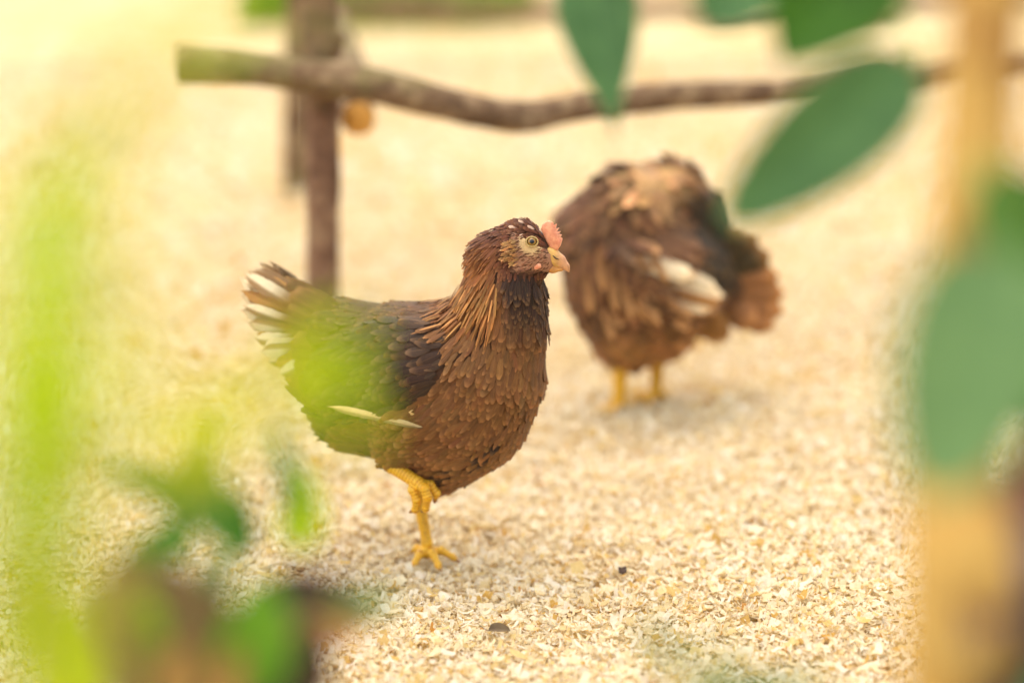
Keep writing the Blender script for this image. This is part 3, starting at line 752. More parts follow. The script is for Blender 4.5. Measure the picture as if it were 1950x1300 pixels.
def mat_eye():
    m, N, L = new_mat('amber_eye')
    tc = N.new('ShaderNodeTexCoord'); sp = N.new('ShaderNodeSeparateXYZ'); L.new(tc.outputs['Object'], sp.inputs[0])
    d = mth(N, L, 'SQRT', mth(N, L, 'ADD', mth(N, L, 'POWER', sp.outputs[0], 2.0), mth(N, L, 'POWER', sp.outputs[2], 2.0)))
    r = ramp(N, [(0.0, (0.004, 0.004, 0.004)), (0.40, (0.004, 0.004, 0.004)), (0.46, lin(120, 86, 26)), (0.75, lin(146, 108, 40)), (0.88, lin(96, 68, 20)), (0.97, lin(30, 22, 14))])
    L.new(mth(N, L, 'DIVIDE', d, 0.0050), r.inputs[0])
    finish(N, L, r.outputs[0], 0.06, spec=0.6); return m
M['eye'] = mat_eye()
for s in (-1, 1):
    p0 = B.project(np.array([hx(1019, 456, s * 0.02)]))[0]; nrm = B.grad(np.array([p0]))[0]
    th, ph = np.meshgrid(np.linspace(0, math.pi, 17), np.linspace(0, 2 * math.pi, 24, endpoint=False), indexing='ij')
    Ve = np.stack([np.sin(th) * np.cos(ph), np.cos(th), np.sin(th) * np.sin(ph)], -1).reshape(-1, 3) * 0.0054
    i, j = np.meshgrid(np.arange(16), np.arange(24), indexing='ij'); i = i.ravel(); j = j.ravel(); k = (j + 1) % 24
    Qe = np.stack([i * 24 + j, i * 24 + k, (i + 1) * 24 + k, (i + 1) * 24 + j], 1)
    e = mesh_np('eye', Ve, Qe, M['eye'], hen); e.location = p0 - nrm * 0.0026
    e.rotation_euler = Vector(nrm).to_track_quat('Y', 'Z').to_euler()
    a = np.linspace(0, 2 * math.pi, 25)[:-1]; t1 = unit(np.cross(nrm, (0, 0, 1))); t2 = np.cross(t1, nrm)
    ring = [p0 + nrm * 0.0008 + t1 * 0.0053 * math.cos(x) * 1.12 + t2 * 0.0049 * math.sin(x) for x in np.append(a, a[:2])]
    Vr, Qr = tube(ring, [0.0008] * len(ring), 6, 1); mesh_np('eyelid', Vr, Qr, M['eyelid'], hen)

# ------------------------------------------------------------------ the far hen, preening
K2 = 3.02 / FPX
H2 = ground_at(1212, 778)
hen2 = empty('hen', H2)
tag(hen2, 'dark brown hen with cream wing patch bent round to preen, behind the near hen', 'hen', 'brown hens on the wood shavings')
CZ = 1 / math.cos(R(17))
def gx2(u, v, y=0.0): return np.array([(u - 1212) * K2, y, (778 - v) * K2 * CZ - y * 0.30])
def uv2(P): return P[:, 0] / K2 + 1212, 778 - (P[:, 2] + P[:, 1] * 0.30) / K2 / CZ
B2 = Field()
def h2(a, b, ys=0.95, k=0.03): B2.cone(gx2(a[0], a[1], a[3] if len(a) > 3 else 0), gx2(b[0], b[1], b[3] if len(b) > 3 else 0), a[2] * K2, b[2] * K2, ys, k)
h2((1185, 500, 122), (1235, 520, 128)); h2((1195, 575, 104), (1235, 580, 94)); h2((1180, 650, 46), (1245, 630, 50))
h2((1235, 510, 118), (1310, 520, 75, 0.02)); h2((1310, 520, 75, 0.02), (1375, 540, 42, 0.03))
h2((1135, 430, 76), (1195, 388, 72)); h2((1200, 388, 72), (1280, 378, 66, 0.03)); h2((1280, 378, 66, 0.03), (1335, 420, 50, 0.05)); h2((1335, 420, 48, 0.05), (1362, 478, 36, 0.055)); h2((1362, 478, 36, 0.055), (1378, 512, 24, 0.055), k=0.015)
a2 = unit(gx2(1345, 590, -0.06) - gx2(1150, 480, -0.075)); n2 = unit(np.array([0.05, -1, 0.2])); n2 = unit(n2 - a2 * np.dot(a2, n2))
B2.ell(gx2(1240, 535, -0.066), (0.074, 0.045, 0.022), np.stack([a2, np.cross(n2, a2), n2]), 0.006)
V2, Q2 = surface_nets(B2, (-0.14, -0.13, 0.02), (0.16, 0.14, 0.40), 0.005)
c2_ = np.ones((len(V2), 4)); c2_[:, :3] = lin(72, 48, 34)
mesh_np('body', V2 - B2.grad(V2) * 0.005, Q2, M['down'], hen2, col=c2_)
S2 = [[gx2(*p) for p in ((1375, 500, 0.05), (1330, 400, 0.05), (1260, 360, 0.0), (1180, 370, 0), (1110, 440, -0.02), (1080, 540, -0.02), (1130, 640, -0.02), (1200, 690, 0))],
      [gx2(*p) for p in ((1130, 420, -0.07), (1150, 500, -0.08), (1210, 570, -0.08), (1340, 600, -0.06))],
      [gx2(*p) for p in ((1240, 420, -0.05), (1300, 470, -0.05), (1390, 520, 0.0))], [gx2(*p) for p in ((1150, 600, -0.06), (1230, 640, -0.06), (1330, 640, -0.02))]]
P2 = scatter(V2, Q2, B2, lambda P: np.full(len(P), 0.0095), 30000, 8); N2 = B2.grad(P2); D2 = flow(P2, S2); u2, v2 = uv2(P2); m2 = len(P2)
cc = np.tile(lin(100, 68, 44), (m2, 1))
cc = mixv(cc, lin(206, 162, 108), (1 - sstep(np.hypot((u2 - 1265) / 85, (v2 - 352) / 48), 0.4, 1.3)) * 0.75)  # lighter hackle on the hump, its light from above put into the colour
cc = mixv(cc, lin(166, 120, 72), sstep(v2, 610, 650) * 0.8)
cc = mixv(cc, lin(36, 34, 20), (1 - sstep(np.hypot((u2 - 1360) / 62, (v2 - 465) / 95), 0.7, 1.15)) * 0.9)  # shade in the gap between bent neck and tail, painted into the feather colour
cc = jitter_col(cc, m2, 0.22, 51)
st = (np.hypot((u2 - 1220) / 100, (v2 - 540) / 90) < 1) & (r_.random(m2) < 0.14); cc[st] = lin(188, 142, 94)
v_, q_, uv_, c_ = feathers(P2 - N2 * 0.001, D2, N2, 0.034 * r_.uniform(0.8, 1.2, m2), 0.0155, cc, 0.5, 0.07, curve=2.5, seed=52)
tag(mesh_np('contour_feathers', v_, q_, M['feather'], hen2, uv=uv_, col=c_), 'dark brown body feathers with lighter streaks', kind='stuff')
for i in range(22):
    f = i / 21; ct = lin(240, 222, 184) if i % 3 else lin(176, 128, 76); rq = np.random.default_rng(300 + i)
    qa = (1165 + 105 * (i % 4) / 3 + rq.uniform(-8, 8), 492 + 88 * f); qb = (1300 + 66 * math.sin(2.4 * f + 0.3) + rq.uniform(-22, 10), 528 + 72 * f + rq.uniform(-8, 8))
    plume('wing_quill', gx2(*qa, -0.088), gx2(*qb, -0.094 + 0.02 * (qb[0] > 1330)), rq.uniform(0.012, 0.022), (0.1, -1, 0.2), lambda u, x, c=ct: tuple(np.asarray(lin(110, 74, 44)) * (1 - min(1, x * 1.5)) + np.asarray(c) * min(1, x * 1.5)), hen2, curve=0.06, seed=200 + i, rows=9, cols=5)
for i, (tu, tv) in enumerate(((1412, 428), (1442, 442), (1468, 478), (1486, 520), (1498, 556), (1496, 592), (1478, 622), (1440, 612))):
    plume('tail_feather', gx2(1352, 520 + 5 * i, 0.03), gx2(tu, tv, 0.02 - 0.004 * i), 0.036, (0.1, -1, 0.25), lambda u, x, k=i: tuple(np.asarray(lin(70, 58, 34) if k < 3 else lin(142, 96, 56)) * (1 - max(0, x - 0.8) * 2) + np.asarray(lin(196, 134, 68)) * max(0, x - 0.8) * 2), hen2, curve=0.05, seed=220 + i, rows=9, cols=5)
for i, (qa, qb) in enumerate((((1128, 470), (1140, 560)), ((1150, 500), (1165, 600)), ((1105, 520), (1118, 600)), ((1172, 520), (1195, 615)), ((1200, 560), (1250, 622)), ((1135, 580), (1160, 650)), ((1225, 480), (1262, 540)), ((1250, 560), (1310, 610)))):
    plume('breast_plume', gx2(*qa, -0.092), gx2(*qb, -0.093), 0.009, (0.0, -1, 0.15), lambda u, x: tuple(np.asarray(lin(116, 78, 48)) * (1 - x) + np.asarray(lin(190, 144, 94)) * x), hen2, curve=0.05, seed=260 + i, rows=9, cols=5)
for i in range(8):
    plume('fluff_feather', gx2(1310 + 8 * i, 590, -0.02 + 0.006 * (i % 3)), gx2(1322 + 9 * i, 655 - 3 * abs(i - 5), -0.01), 0.018, (0.2, -1, 0.1), lambda u, x: lin(150, 106, 56), hen2, curve=0.05, seed=240 + i, rows=7, cols=5)
for fu, fv, yy in ((1178, 785, -0.01), (1248, 762, 0.035)):
    F0 = ground_at(fu, fv) - H2; F0 = np.array([F0[0], F0[1], gz + 0.006]); tp = F0 + (0.004, 0.006, 0.085)
    leg('leg', [([tp, F0 + (0, 0, 0.008), F0], [0.012, 0.0082, 0.0076])] + [([F0, F0 + np.array([dx, dy, 0.001]) * 0.6, F0 + np.array([dx, dy, -0.008])], [0.0055, 0.0045, 0.0016]) for dx, dy in ((-0.034, -0.020), (-0.014, -0.036), (-0.036, 0.010), (0.020, 0.010))],
        [], F0 + (-0.05, -0.05, -0.02), F0 + (0.04, 0.03, 0.10), 0.002, 'yellow scaly leg', hen2)

# ------------------------------------------------------------------ the perch frame of rough poles
fr = empty('perch_frame', ground_at(615, 680)); fr0 = np.array(fr.location)
tag(fr, 'rustic perch frame of rough bark poles with a bent rail', 'perch')
def pole(name, pts, radii, mat, parent, org, rough=0.05, sides=14, seed=0, steps=8, label=None):
    V, Q = tube([np.asarray(p) - org for p in pts], radii, sides, steps, rough, seed); o = mesh_np(name, V, Q, mat, parent)
    if label: tag(o, label)
    return o
pb = fr0 + (0, 0, -0.05); D_P = float((fr0 - CAMP) @ AX_W)
def on_plane(u, v, y):                       # a point of a frame member standing at depth y
    d = ray(u, v); return CAMP + d * (y / d[1])
yp = fr0[1]
pole('post', [pb, on_plane(614, 400, yp), on_plane(616, 200, yp), on_plane(612, 60, yp), on_plane(600, -140, yp), on_plane(598, -260, yp)], [0.025, 0.0235, 0.0228, 0.025, 0.024, 0.023], M['bark_post'], fr, fr0, 0.06, seed=3, label='front bark post')
pole('knot', [on_plane(628, 92, yp - 0.01), on_plane(646, 70, yp - 0.015), on_plane(652, 62, yp - 0.016)], [0.016, 0.011, 0.006], M['bark_post'], fr, fr0, 0.1, 8, seed=4)
bp = ground_at(562, 378); yb = bp[1]
pole('post', [bp + (0, 0, -0.05), on_plane(564, 200, yb), on_plane(566, 20, yb), on_plane(566, -200, yb)], [0.024, 0.023, 0.023, 0.022], M['bark_grey'], fr, fr0, 0.06, seed=5, label='rear bark post')
yr_ = yp - 0.052
rl = [(338, 122), (420, 124), (520, 136), (615, 148), (720, 165), (820, 190), (910, 212), (985, 222), (1020, 222), (1090, 205), (1180, 192), (1300, 182), (1440, 178), (1560, 172), (1680, 160), (1800, 140), (1960, 118), (2150, 100)]
rr = [31, 30, 28, 30, 29, 28, 27, 27, 26, 25, 25, 24, 23, 23, 23, 23, 22, 21]
pole('rail', [on_plane(a, b, yr_ + 0.0004 * max(0, a - 900)) for a, b in rl], [k * yr_ / FPX * 1.18 for k in rr], M['bark_grey'], fr, fr0, 0.035, 14, 6, 6, 'bent horizontal perch rail')
pole('knot', [on_plane(1000, 236, yr_), on_plane(1006, 250, yr_ - 0.002)], [0.011, 0.005], M['bark_grey'], fr, fr0, 0.1, 8, seed=9)
st_ = pole('side_post', [on_plane(2075, 90, yr_ + 0.5), on_plane(2075, 300, yr_ + 0.5), ground_at(2075, 330) * 0 + np.array([on_plane(2075, 300, yr_ + 0.5)[0], yr_ + 0.5, -0.05])], [0.022, 0.023, 0.025], M['bark_post'], fr, fr0, 0.06, seed=8)
# cross pole behind the post, its sawn end towards the camera
ce = on_plane(682, 226, yp + 0.02)
cp_ = pole('cross_pole', [ce, ce + (-0.03, 0.35, 0.01), ce + (-0.085, 0.76, 0.02)], [0.0235, 0.022, 0.020], M['bark_grey'], fr, fr0, 0.03, 14, 11)
a = np.linspace(0, 2 * math.pi, 17)[:-1]; Vd = np.array([(0, -0.0032, 0)] + [(0.0225 * math.cos(x), -0.003, 0.0225 * math.sin(x)) for x in a] + [(0.0225 * math.cos(x), 0.004, 0.0225 * math.sin(x)) for x in a]) + (ce - fr0)
Td = np.array([[0, 1 + i, 1 + (i + 1) % 16] for i in range(16)]); Qd = np.array([[1 + i, 17 + i, 17 + (i + 1) % 16, 1 + (i + 1) % 16] for i in range(16)])
tag(mesh_np('sawn_end', Vd, [Qd, Td], M['sawn'], cp_), 'orange sawn end of the cross pole')
# a second rail far behind, across the top of the view
yf = 5.6
fr2 = empty('perch_frame', (on_plane(600, 6, yf)[0], yf, 0)); f20 = np.array(fr2.location)
tag(fr2, 'far blurred pole rail across the top edge behind the perch', 'perch')
pole('rail', [on_plane(u_, v_2, yf) for u_, v_2 in ((560, 8), (800, 14), (1050, 20), (1300, 14), (1600, 8), (1900, 2), (2150, 0))], [0.023, 0.024, 0.023, 0.022, 0.022, 0.021, 0.02], M['bark_post'], fr2, f20, 0.04, 10, 12)
for u_ in (600, 2100):
    q = on_plane(u_, 0, yf); pole('post', [np.array([q[0], yf + 0.045, -0.05]), np.array([q[0], yf + 0.045, 0.2]), np.array([q[0] + 0.01, yf + 0.045, q[2] + 0.12])], [0.024, 0.023, 0.021], M['bark_post'], fr2, f20, 0.05, 10, 13)

# green verge beyond the pen
def grass_tufts(n, x0, x1, y0, y1, hmin, hmax, seed):
    r_ = np.random.default_rng(seed); x = r_.uniform(x0, x1, n); y = r_.uniform(y0, y1, n); h = r_.uniform(hmin, hmax, n); a = r_.uniform(0, 6.28, n); b = r_.uniform(0.1, 0.6, n)
    d = np.stack([np.cos(a), np.sin(a), 0 * a], 1); s = np.stack([-np.sin(a), np.cos(a), 0 * a], 1); V = np.zeros((n, 4, 2, 3)); UV = np.zeros((n, 4, 2, 2))
    for i, t in enumerate((0, 0.4, 0.75, 1.0)):
        c = np.stack([x, y, 0 * x], 1) + d * (b * h * t * t)[:, None] + np.array([0, 0, 1.0]) * (h * t * (1 - 0.25 * b * t))[:, None]
        for j, q in enumerate((-1, 1)): V[:, i, j] = c + s * q * 0.006 * (1.05 - t); UV[:, i, j] = (q, t)
    bb = np.arange(n)[:, None] * 8; Q = np.concatenate([bb + np.array([2 * i, 2 * i + 1, 2 * i + 3, 2 * i + 2]) for i in range(3)])
    return V.reshape(-1, 3), Q, UV.reshape(-1, 2)
v1, q1, t1_ = grass_tufts(3600, -0.72, 0.06, 6.2, 7.6, 0.05, 0.17, 71); v2_, q2_, t2_ = grass_tufts(16000, -5, 5, 7.7, 11.0, 0.06, 0.22, 72)
tag(mesh_np('grass', np.vstack([v1, v2_]), np.vstack([q1, q2_ + len(v1)]), M['grass'], uv=np.vstack([t1_, t2_])), 'green grass verge beyond the wood shavings', 'grass', kind='stuff')

# ------------------------------------------------------------------ leafy plants close to the lens
def leaf(parent, org, base, tip, width, face=None, mat='green', curl=0.12, fold=0.18, rows=13, cols=7, sharp=0.6, seed=0, name='leaf', label=None, petiole=None):
    """One leaf blade with midrib fold, droop and wavy rim; face = rough direction its upper side looks to."""
    r_ = np.random.default_rng(seed); base = np.asarray(base, float); tip = np.asarray(tip, float); D = tip - base; L = np.linalg.norm(D); D = D / L
    if face is None: face = CAMP - base
    Nn = unit(np.asarray(face, float)); Nn = unit(Nn - D * np.dot(Nn, D)); S = np.cross(D, Nn); ph = r_.uniform(0, 6)
    V, UV = [], []
    for lay in (0, 1):
        for i in range(rows):
            x = i / (rows - 1); w = (math.sin(math.pi * x ** 0.85) ** sharp) * (1 - 0.25 * x); w = max(w, 0.015)
            for j in range(cols):
                u = 2 * j / (cols - 1) - 1
                z = -curl * L * x * x + fold * abs(u) * w * width / 2 + 0.02 * width * math.sin(5 * x + ph + 2 * u) * abs(u)
                V.append(base - org + D * (x * L) + S * (u * w * width / 2) + Nn * (z - lay * 0.0004)); UV.append((u, x))
    Q = []; ix = lambda l, i, j: (l * rows + i) * cols + j
    for l in (0, 1):
        for i in range(rows - 1):
            for j in range(cols - 1):
                q = [ix(l, i, j), ix(l, i, j + 1), ix(l, i + 1, j + 1), ix(l, i + 1, j)]; Q.append(q[::-1] if l == 0 else q)
    o = mesh_np(name, np.array(V), np.array(Q), M[mat] if isinstance(mat, str) else mat, parent, uv=np.array(UV))
    if petiole is not None:
        pe = np.asarray(petiole, float); mid = (pe + base) / 2 + (0, 0, 0.006)
        V, Q = tube([pe - org, mid - org, base - org], [0.0018, 0.0015, 0.0013], 6, 4); mesh_np('petiole', V, Q, M['stem'], parent)
    if label: tag(o, label)
    return o
def plant(name, foot, label, cat, group=None):
    o = empty(name, (foot[0], foot[1], 0)); tag(o, label, cat, group); return o, np.array([foot[0], foot[1], 0.0])
def stem(parent, org, pts, r0, r1, mat, name='stem', seed=0, rough=0.04):
    pts = [np.asarray(p, float) for p in pts]; n = len(pts)
    return pole(name, pts, list(np.linspace(r0, r1, n)), M[mat], parent, org, rough, 10, seed, 6)
def near(pts, p):                            # closest point of a stem's centre line
    C = catmull([np.asarray(q, float) for q in pts], 10); return C[np.argmin(np.linalg.norm(C - p, axis=1))]

# the tan sapling at the right edge, its bough reaching over the top of the view
tb = at(1825, 1300, 1.24); tt = at(1880, 0, 1.26)
sap, so = plant('sapling', (tb[0] - 0.004, tb[1] + 0.03), 'tan barked sapling at right edge with broad green leaves overhead', 'sapling')
trunk_pts = [so + (0, 0, -0.03), tb, at(1815, 900, 1.25), at(1848, 450, 1.25), tt, at(1890, -260, 1.27), at(1880, -520, 1.3)]
pole('trunk', trunk_pts, [0.030, 0.0285, 0.025, 0.0215, 0.019, 0.017, 0.014], M['bark_tan'], sap, so, 0.05, 14, 21)
bough = [at(1889, -240, 1.27), at(1720, -230, 1.42), at(1560, -190, 1.55), at(1330, -180, 1.68), at(1120, -190, 1.76), at(980, -240, 1.8)]
stem(sap, so, bough, 0.010, 0.004, 'bark_tan', 'branch', 22)
twig = [at(1560, -190, 1.55), at(1670, -60, 1.5), at(1735, 70, 1.43), at(1752, 130, 1.42)]
stem(sap, so, twig, 0.003, 0.0016, 'stem', 'twig', 23)
L_ = lambda base, tip, w, m, **k: leaf(sap, so, at(*base), at(*tip), w, mat=m, **k)
L_((1745, 118, 1.40), (1378, 425, 1.40), 0.069, 'blue', seed=1, curl=0.04, sharp=0.5, label='broad blue green leaf slanting down', petiole=at(1752, 130, 1.42))
L_((1112, -150, 1.68), (1172, 255, 1.66), 0.064, 'blue', seed=2, curl=0.05, sharp=1.25, label='hanging green leaf with narrow tip', petiole=near(bough, at(1112, -190, 1.76)))
L_((1470, -140, 1.52), (1345, 48, 1.5), 0.078, 'blue', seed=3, curl=0.05, sharp=0.5, petiole=near(bough, at(1470, -185, 1.62)))
L_((1680, -170, 1.42), (1490, 125, 1.42), 0.092, 'deep', seed=4, curl=0.04, sharp=0.75, label='deep green leaf pointing down from the top edge', petiole=near(bough, at(1680, -220, 1.5)))
L_((1925, 470, 1.06), (1775, 945, 1.03), 0.080, 'pale', seed=5, curl=0.04, sharp=0.42, label='large pale green leaf across the trunk', petiole=near(trunk_pts, at(1870, 330, 1.25)))
L_((1885, 330, 1.22), (2040, 560, 1.2), 0.05, 'deep', seed=6, petiole=near(trunk_pts, at(1870, 330, 1.25)))
L_((1250, -200, 1.7), (1200, -60, 1.6), 0.05, 'green', seed=8); L_((1000, -235, 1.8), (880, -120, 1.75), 0.05, 'green', seed=9)

# a darker shrub stem beyond the right edge
q0 = at(1950, 1300, 1.45)
sh2, s20 = plant('shrub', (q0[0], q0[1] + 0.02), 'dark brown stemmed shrub at lower right edge behind the sapling', 'shrub')
sp_ = [s20 + (0, 0, -0.03), q0, at(1935, 1100, 1.45), at(1950, 940, 1.46), at(2000, 800, 1.48)]
stem(sh2, s20, sp_, 0.016, 0.010, 'bark_dark', seed=31)
for i, (b, t, w, m) in enumerate((((1950, 920, 1.46), (1895, 1090, 1.16), 0.060, 'brown'), ((1940, 1040, 1.45), (1905, 1260, 1.16), 0.066, 'darkbrown'), ((1945, 940, 1.45), (1960, 1120, 1.2), 0.05, 'darkbrown'), ((2010, 800, 1.48), (1960, 640, 1.45), 0.05, 'green'), ((1985, 1230, 1.45), (1940, 1330, 1.4), 0.045, 'blue'))):
    leaf(sh2, s20, at(*b), at(*t), w, mat=m, seed=30 + i, petiole=near(sp_, at(*b)))

# tall lime green weed on the left, close to the lens
w0 = at(70, 1300, 0.744)
wd_, wo_ = plant('weed', (w0[0] - 0.01, w0[1] + 0.03), 'tall lime green weed at left edge, blurred close to the lens', 'weed')
wp = [wo_ + (0, 0, -0.02), w0, at(85, 900, 0.744), at(75, 600, 0.744), at(105, 350, 0.752), at(210, 170, 0.768), at(330, 60, 0.784)]
stem(wd_, wo_, wp, 0.005, 0.002, 'stem', seed=41)
lw = [((85, 470, 0.744), (120, 310, 0.736), 0.0302, 'lime'), ((80, 560, 0.744), (150, 400, 0.720), 0.0319, 'lime'), ((78, 610, 0.744), (20, 490, 0.720), 0.0286, 'lime'), ((80, 690, 0.744), (165, 800, 0.720), 0.0353, 'lime'),
      ((80, 700, 0.744), (-10, 850, 0.720), 0.0353, 'lime'), ((84, 830, 0.744), (70, 1040, 0.728), 0.0386, 'lime'), ((84, 900, 0.744), (190, 760, 0.720), 0.0252, 'lime'), ((210, 170, 0.768), (310, 140, 0.760), 0.0202, 'yellowgreen'),
      ((190, 190, 0.768), (240, 270, 0.760), 0.0185, 'yellowgreen'), ((72, 1080, 0.744), (-40, 1180, 0.720), 0.0302, 'yellowgreen'), ((72, 1100, 0.744), (200, 1230, 0.720), 0.0302, 'yellowgreen'), ((110, 340, 0.752), (220, 320, 0.744), 0.0168, 'yellowgreen'),
      ((330, 60, 0.784), (480, 10, 0.784), 0.0151, 'yellowgreen'), ((80, 620, 0.744), (70, 780, 0.720), 0.0336, 'lime'), ((74, 1020, 0.744), (-40, 960, 0.720), 0.0286, 'lime'), ((78, 960, 0.744), (230, 900, 0.720), 0.0168, 'yellowgreen'), ((72, 1190, 0.744), (60, 1320, 0.720), 0.0336, 'lime'), ((105, 350, 0.752), (30, 250, 0.744), 0.0134, 'yellowgreen'), ((80, 540, 0.744), (190, 480, 0.736), 0.0218, 'lime'), ((80, 660, 0.744), (190, 640, 0.736), 0.0235, 'lime'), ((74, 1150, 0.744), (180, 1060, 0.720), 0.0218, 'yellowgreen'), ((72, 1240, 0.744), (170, 1330, 0.720), 0.0286, 'yellowgreen'), ((72, 1210, 0.744), (-40, 1290, 0.720), 0.0252, 'yellowgreen')]
for i, (b, t, w, m) in enumerate(lw): leaf(wd_, wo_, at(*b), at(*t), w, mat=m, seed=50 + i, sharp=0.5, petiole=near(wp, at(*b)))

sprig = [at(75, 600, 0.744), at(60, 640, 0.62), at(90, 690, 0.50), at(150, 760, 0.46)]
stem(wd_, wo_, sprig, 0.0014, 0.0006, 'stem', 'branch', 43)
for i, (b, t, w, m) in enumerate((((150, 760, 0.46), (240, 700, 0.44), 0.014, 'yellowgreen'), ((90, 690, 0.50), (110, 560, 0.47), 0.014, 'lime'), ((100, 700, 0.49), (80, 860, 0.46), 0.015, 'lime'), ((75, 660, 0.55), (-20, 720, 0.5), 0.015, 'lime'), ((80, 680, 0.52), (170, 480, 0.46), 0.013, 'lime'), ((145, 755, 0.46), (330, 640, 0.45), 0.010, 'yellowgreen'), ((140, 750, 0.46), (220, 860, 0.45), 0.012, 'yellowgreen'))):
    leaf(wd_, wo_, at(*b), at(*t), w, mat=m, seed=270 + i, sharp=0.5, petiole=near(sprig, at(*b)))

# slimmer weed whose lime leaves veil the hen's back
x0 = at(360, 1300, 0.88)
wv, vo = plant('weed', (x0[0], x0[1] + 0.03), 'slim lime leaved weed veiling the near hen\'s back', 'weed')
vp = [vo + (0, 0, -0.02), x0, at(390, 1000, 0.88), at(470, 830, 0.88), at(560, 760, 0.88), at(640, 720, 0.88)]
stem(wv, vo, vp, 0.0022, 0.0010, 'stem', seed=61)
for i, (b, t, w, m) in enumerate((((590, 745, 0.88), (680, 600, 0.87), 0.017, 'lime'), ((630, 722, 0.88), (690, 850, 0.87), 0.017, 'lime'), ((570, 755, 0.88), (580, 610, 0.87), 0.015, 'lime'), ((540, 770, 0.88), (560, 650, 0.86), 0.012, 'yellowgreen'), ((480, 820, 0.88), (330, 740, 0.87), 0.016, 'yellowgreen'), ((440, 880, 0.88), (300, 860, 0.87), 0.015, 'yellowgreen'), ((440, 880, 0.86), (330, 740, 0.76), 0.014, 'yellowgreen'), ((500, 800, 0.87), (520, 700, 0.80), 0.012, 'yellowgreen'))):
    leaf(wv, vo, at(*b), at(*t), w, mat=m, seed=70 + i, sharp=0.5, petiole=near(vp, at(*b)))

# low shrub with browning leaves at the lower left
y0_ = at(420, 1420, 1.34)
ls, lo_ = plant('shrub', (y0_[0], y0_[1] + 0.04), 'low shrub with browning and green leaves at lower left', 'shrub')
lp = [lo_ + (0, 0, -0.02), y0_, at(400, 1300, 1.35), at(380, 1130, 1.40), at(360, 960, 1.44)]; lp2 = [y0_, at(520, 1330, 1.33), at(560, 1200, 1.36), at(570, 1000, 1.40)]
stem(ls, lo_, lp, 0.0024, 0.0007, 'bark_dark', seed=81); stem(ls, lo_, lp2, 0.002, 0.0007, 'bark_dark', 'branch', 82)
ll = [((430, 1390, 1.30), (225, 1060, 1.29), 0.092, 'brown', lp), ((370, 1390, 1.31), (410, 1125, 1.30), 0.072, 'darkbrown', lp), ((300, 1220, 1.28), (280, 1130, 1.27), 0.012, 'midlime', lp), ((330, 1350, 1.28), (350, 1225, 1.27), 0.026, 'tanleaf', lp),
      ((470, 1340, 1.27), (508, 1095, 1.27), 0.044, 'midlime', lp2), ((570, 1350, 1.32), (598, 1190, 1.31), 0.034, 'darkbrown', lp2), ((500, 1360, 1.31), (545, 1210, 1.31), 0.036, 'darkbrown', lp2), ((490, 1140, 1.36), (705, 1150, 1.34), 0.040, 'darkbrown', lp2),
      ((560, 1200, 1.34), (705, 1195, 1.32), 0.020, 'tanleaf', lp2), ((640, 1160, 1.34), (755, 1140, 1.32), 0.018, 'blue', lp2), ((185, 1400, 1.26), (165, 1160, 1.22), 0.018, 'lime', lp), ((420, 1350, 1.27), (450, 1240, 1.26), 0.018, 'tanleaf', lp),
      ((362, 1010, 1.44), (388, 860, 1.44), 0.044, 'green', lp), ((400, 930, 1.44), (480, 1060, 1.44), 0.034, 'green', lp), ((372, 1010, 1.44), (232, 1070, 1.42), 0.026, 'green', lp), ((360, 960, 1.44), (215, 890, 1.42), 0.020, 'green', lp),
      ((570, 1050, 1.40), (575, 880, 1.40), 0.030, 'lime', lp2), ((360, 960, 1.44), (420, 765, 1.42), 0.018, 'green', lp), ((570, 1000, 1.40), (525, 800, 1.40), 0.014, 'green', lp2), ((385, 1150, 1.40), (445, 1050, 1.40), 0.018, 'blue', lp), ((180, 1420, 1.25), (60, 1250, 1.2), 0.03, 'yellowgreen', lp)]
for i, (b, t, w, m, sp0) in enumerate(ll): leaf(ls, lo_, at(*b), at(*t), w, mat=m, seed=90 + i, petiole=near(sp0, at(*b)), sharp=0.55)

# small seedling whose leaves blur over the bottom edge
z0 = at(1330, 1500, 1.2)
sd, sdo = plant('seedling', (z0[0], z0[1] + 0.03), 'small green seedling blurred at the bottom edge right of centre', 'seedling')
zp = [sdo + (0, 0, -0.02), z0, at(1320, 1360, 1.2), at(1290, 1270, 1.2)]; stem(sd, sdo, zp, 0.0018, 0.0008, 'stem', seed=111)
for i, (b, t, w, m) in enumerate((((1290, 1270, 1.2), (1222, 1180, 1.19), 0.015, 'blue'), ((1320, 1350, 1.2), (1440, 1270, 1.18), 0.014, 'pale'), ((1320, 1370, 1.2), (1580, 1300, 1.17), 0.022, 'pale'), ((1300, 1290, 1.2), (1400, 1210, 1.19), 0.009, 'pale'))):
    leaf(sd, sdo, at(*b), at(*t), w, mat=m, seed=112 + i)

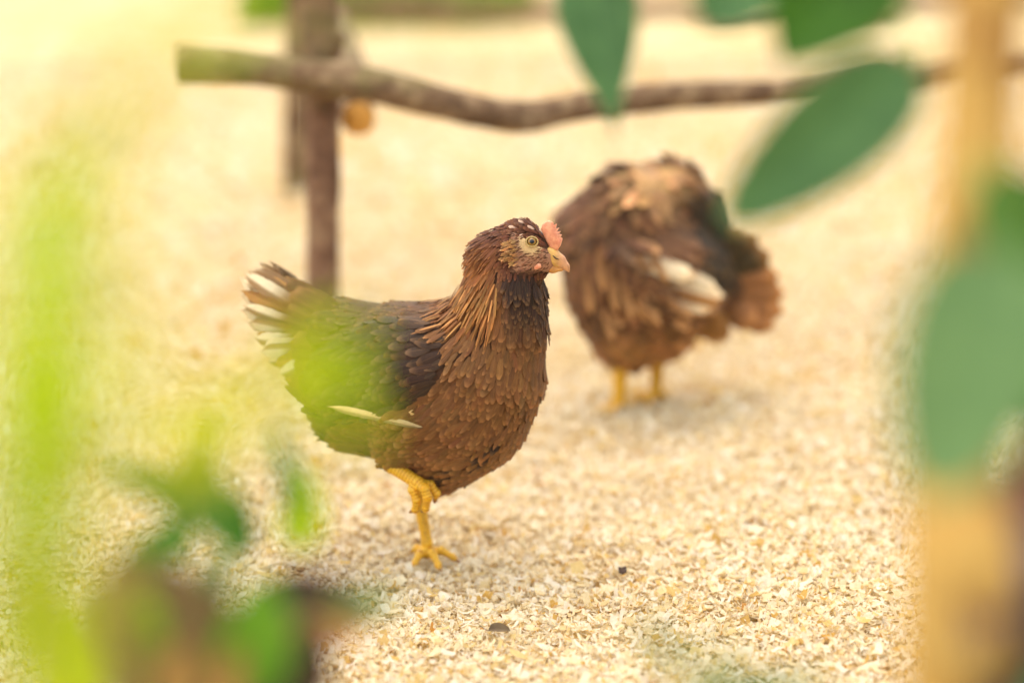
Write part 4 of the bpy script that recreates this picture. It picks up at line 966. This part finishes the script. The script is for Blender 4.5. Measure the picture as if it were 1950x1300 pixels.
# ------------------------------------------------------------------ litter on the shavings
def litter(name, u, v, w, mat, label, seed, z=0.016):
    g = ground_at(u, v); r_ = np.random.default_rng(seed); n = 7; V = []
    for lay in (0, 1):
        for i in range(n):
            for j in range(n):
                a, b = 2 * i / (n - 1) - 1, 2 * j / (n - 1) - 1; k = math.sqrt(max(0.05, 1 - 0.5 * a * a)) * (1 + 0.12 * math.sin(7 * a + seed))
                V.append((a * w / 2, b * w * 0.32 * k, w * (0.28 * b * abs(b) + 0.10 * math.sin(3 * a + seed) + 0.10) + z - lay * 0.0005))
    ix = lambda l, i, j: (l * n + i) * n + j; Q = []
    for l in (0, 1):
        for i in range(n - 1):
            for j in range(n - 1):
                q = [ix(l, i, j), ix(l, i + 1, j), ix(l, i + 1, j + 1), ix(l, i, j + 1)]; Q.append(q if l == 0 else q[::-1])
    o = mesh_np(name, np.array(V), np.array(Q), mat); o.location = (g[0], g[1], float(height(np.array([g[0]]), np.array([g[1]]))[0])); o.rotation_euler = (0.2, 0.1, r_.uniform(-0.5, 0.5)); tag(o, label, name.replace('_', ' ')); return o
M['drybrown'] = mat_leaf('dry_brown_leaf', lin(92, 74, 52), lin(146, 124, 92), lin(120, 90, 56), 0.15, 0.7)
dg = ground_at(950, 1222); dg[2] = float(height(dg[:1], dg[1:2])[0]) + 0.011
dl = leaf(None, dg, dg + (-0.0105, 0.002, 0.004), dg + (0.0115, -0.003, 0.004), 0.013, face=(0.1, -0.55, 1), mat='drybrown', curl=-0.12, fold=1.1, sharp=0.5, seed=9, name='dry_leaf')
dl.location = dg; tag(dl, 'curled grey brown dry leaf lying on the shavings below the hen', 'dry leaf')
V, Q = tube([(-0.0105, 0.002, 0.004), (-0.015, 0.003, 0.006), (-0.021, 0.004, 0.011)], [0.0006, 0.0005, 0.0004], 6, 4); mesh_np('stalk', V, Q, M['drybrown'], dl, uv=np.zeros((len(V), 2)))
litter('bark_chip', 1180, 1108, 0.009, M['darkbrown'] if False else mat_simple('bark_chip', lin(58, 42, 34), lin(84, 62, 46), 200), 'tiny dark bark chip on the shavings right of the hen', 5)
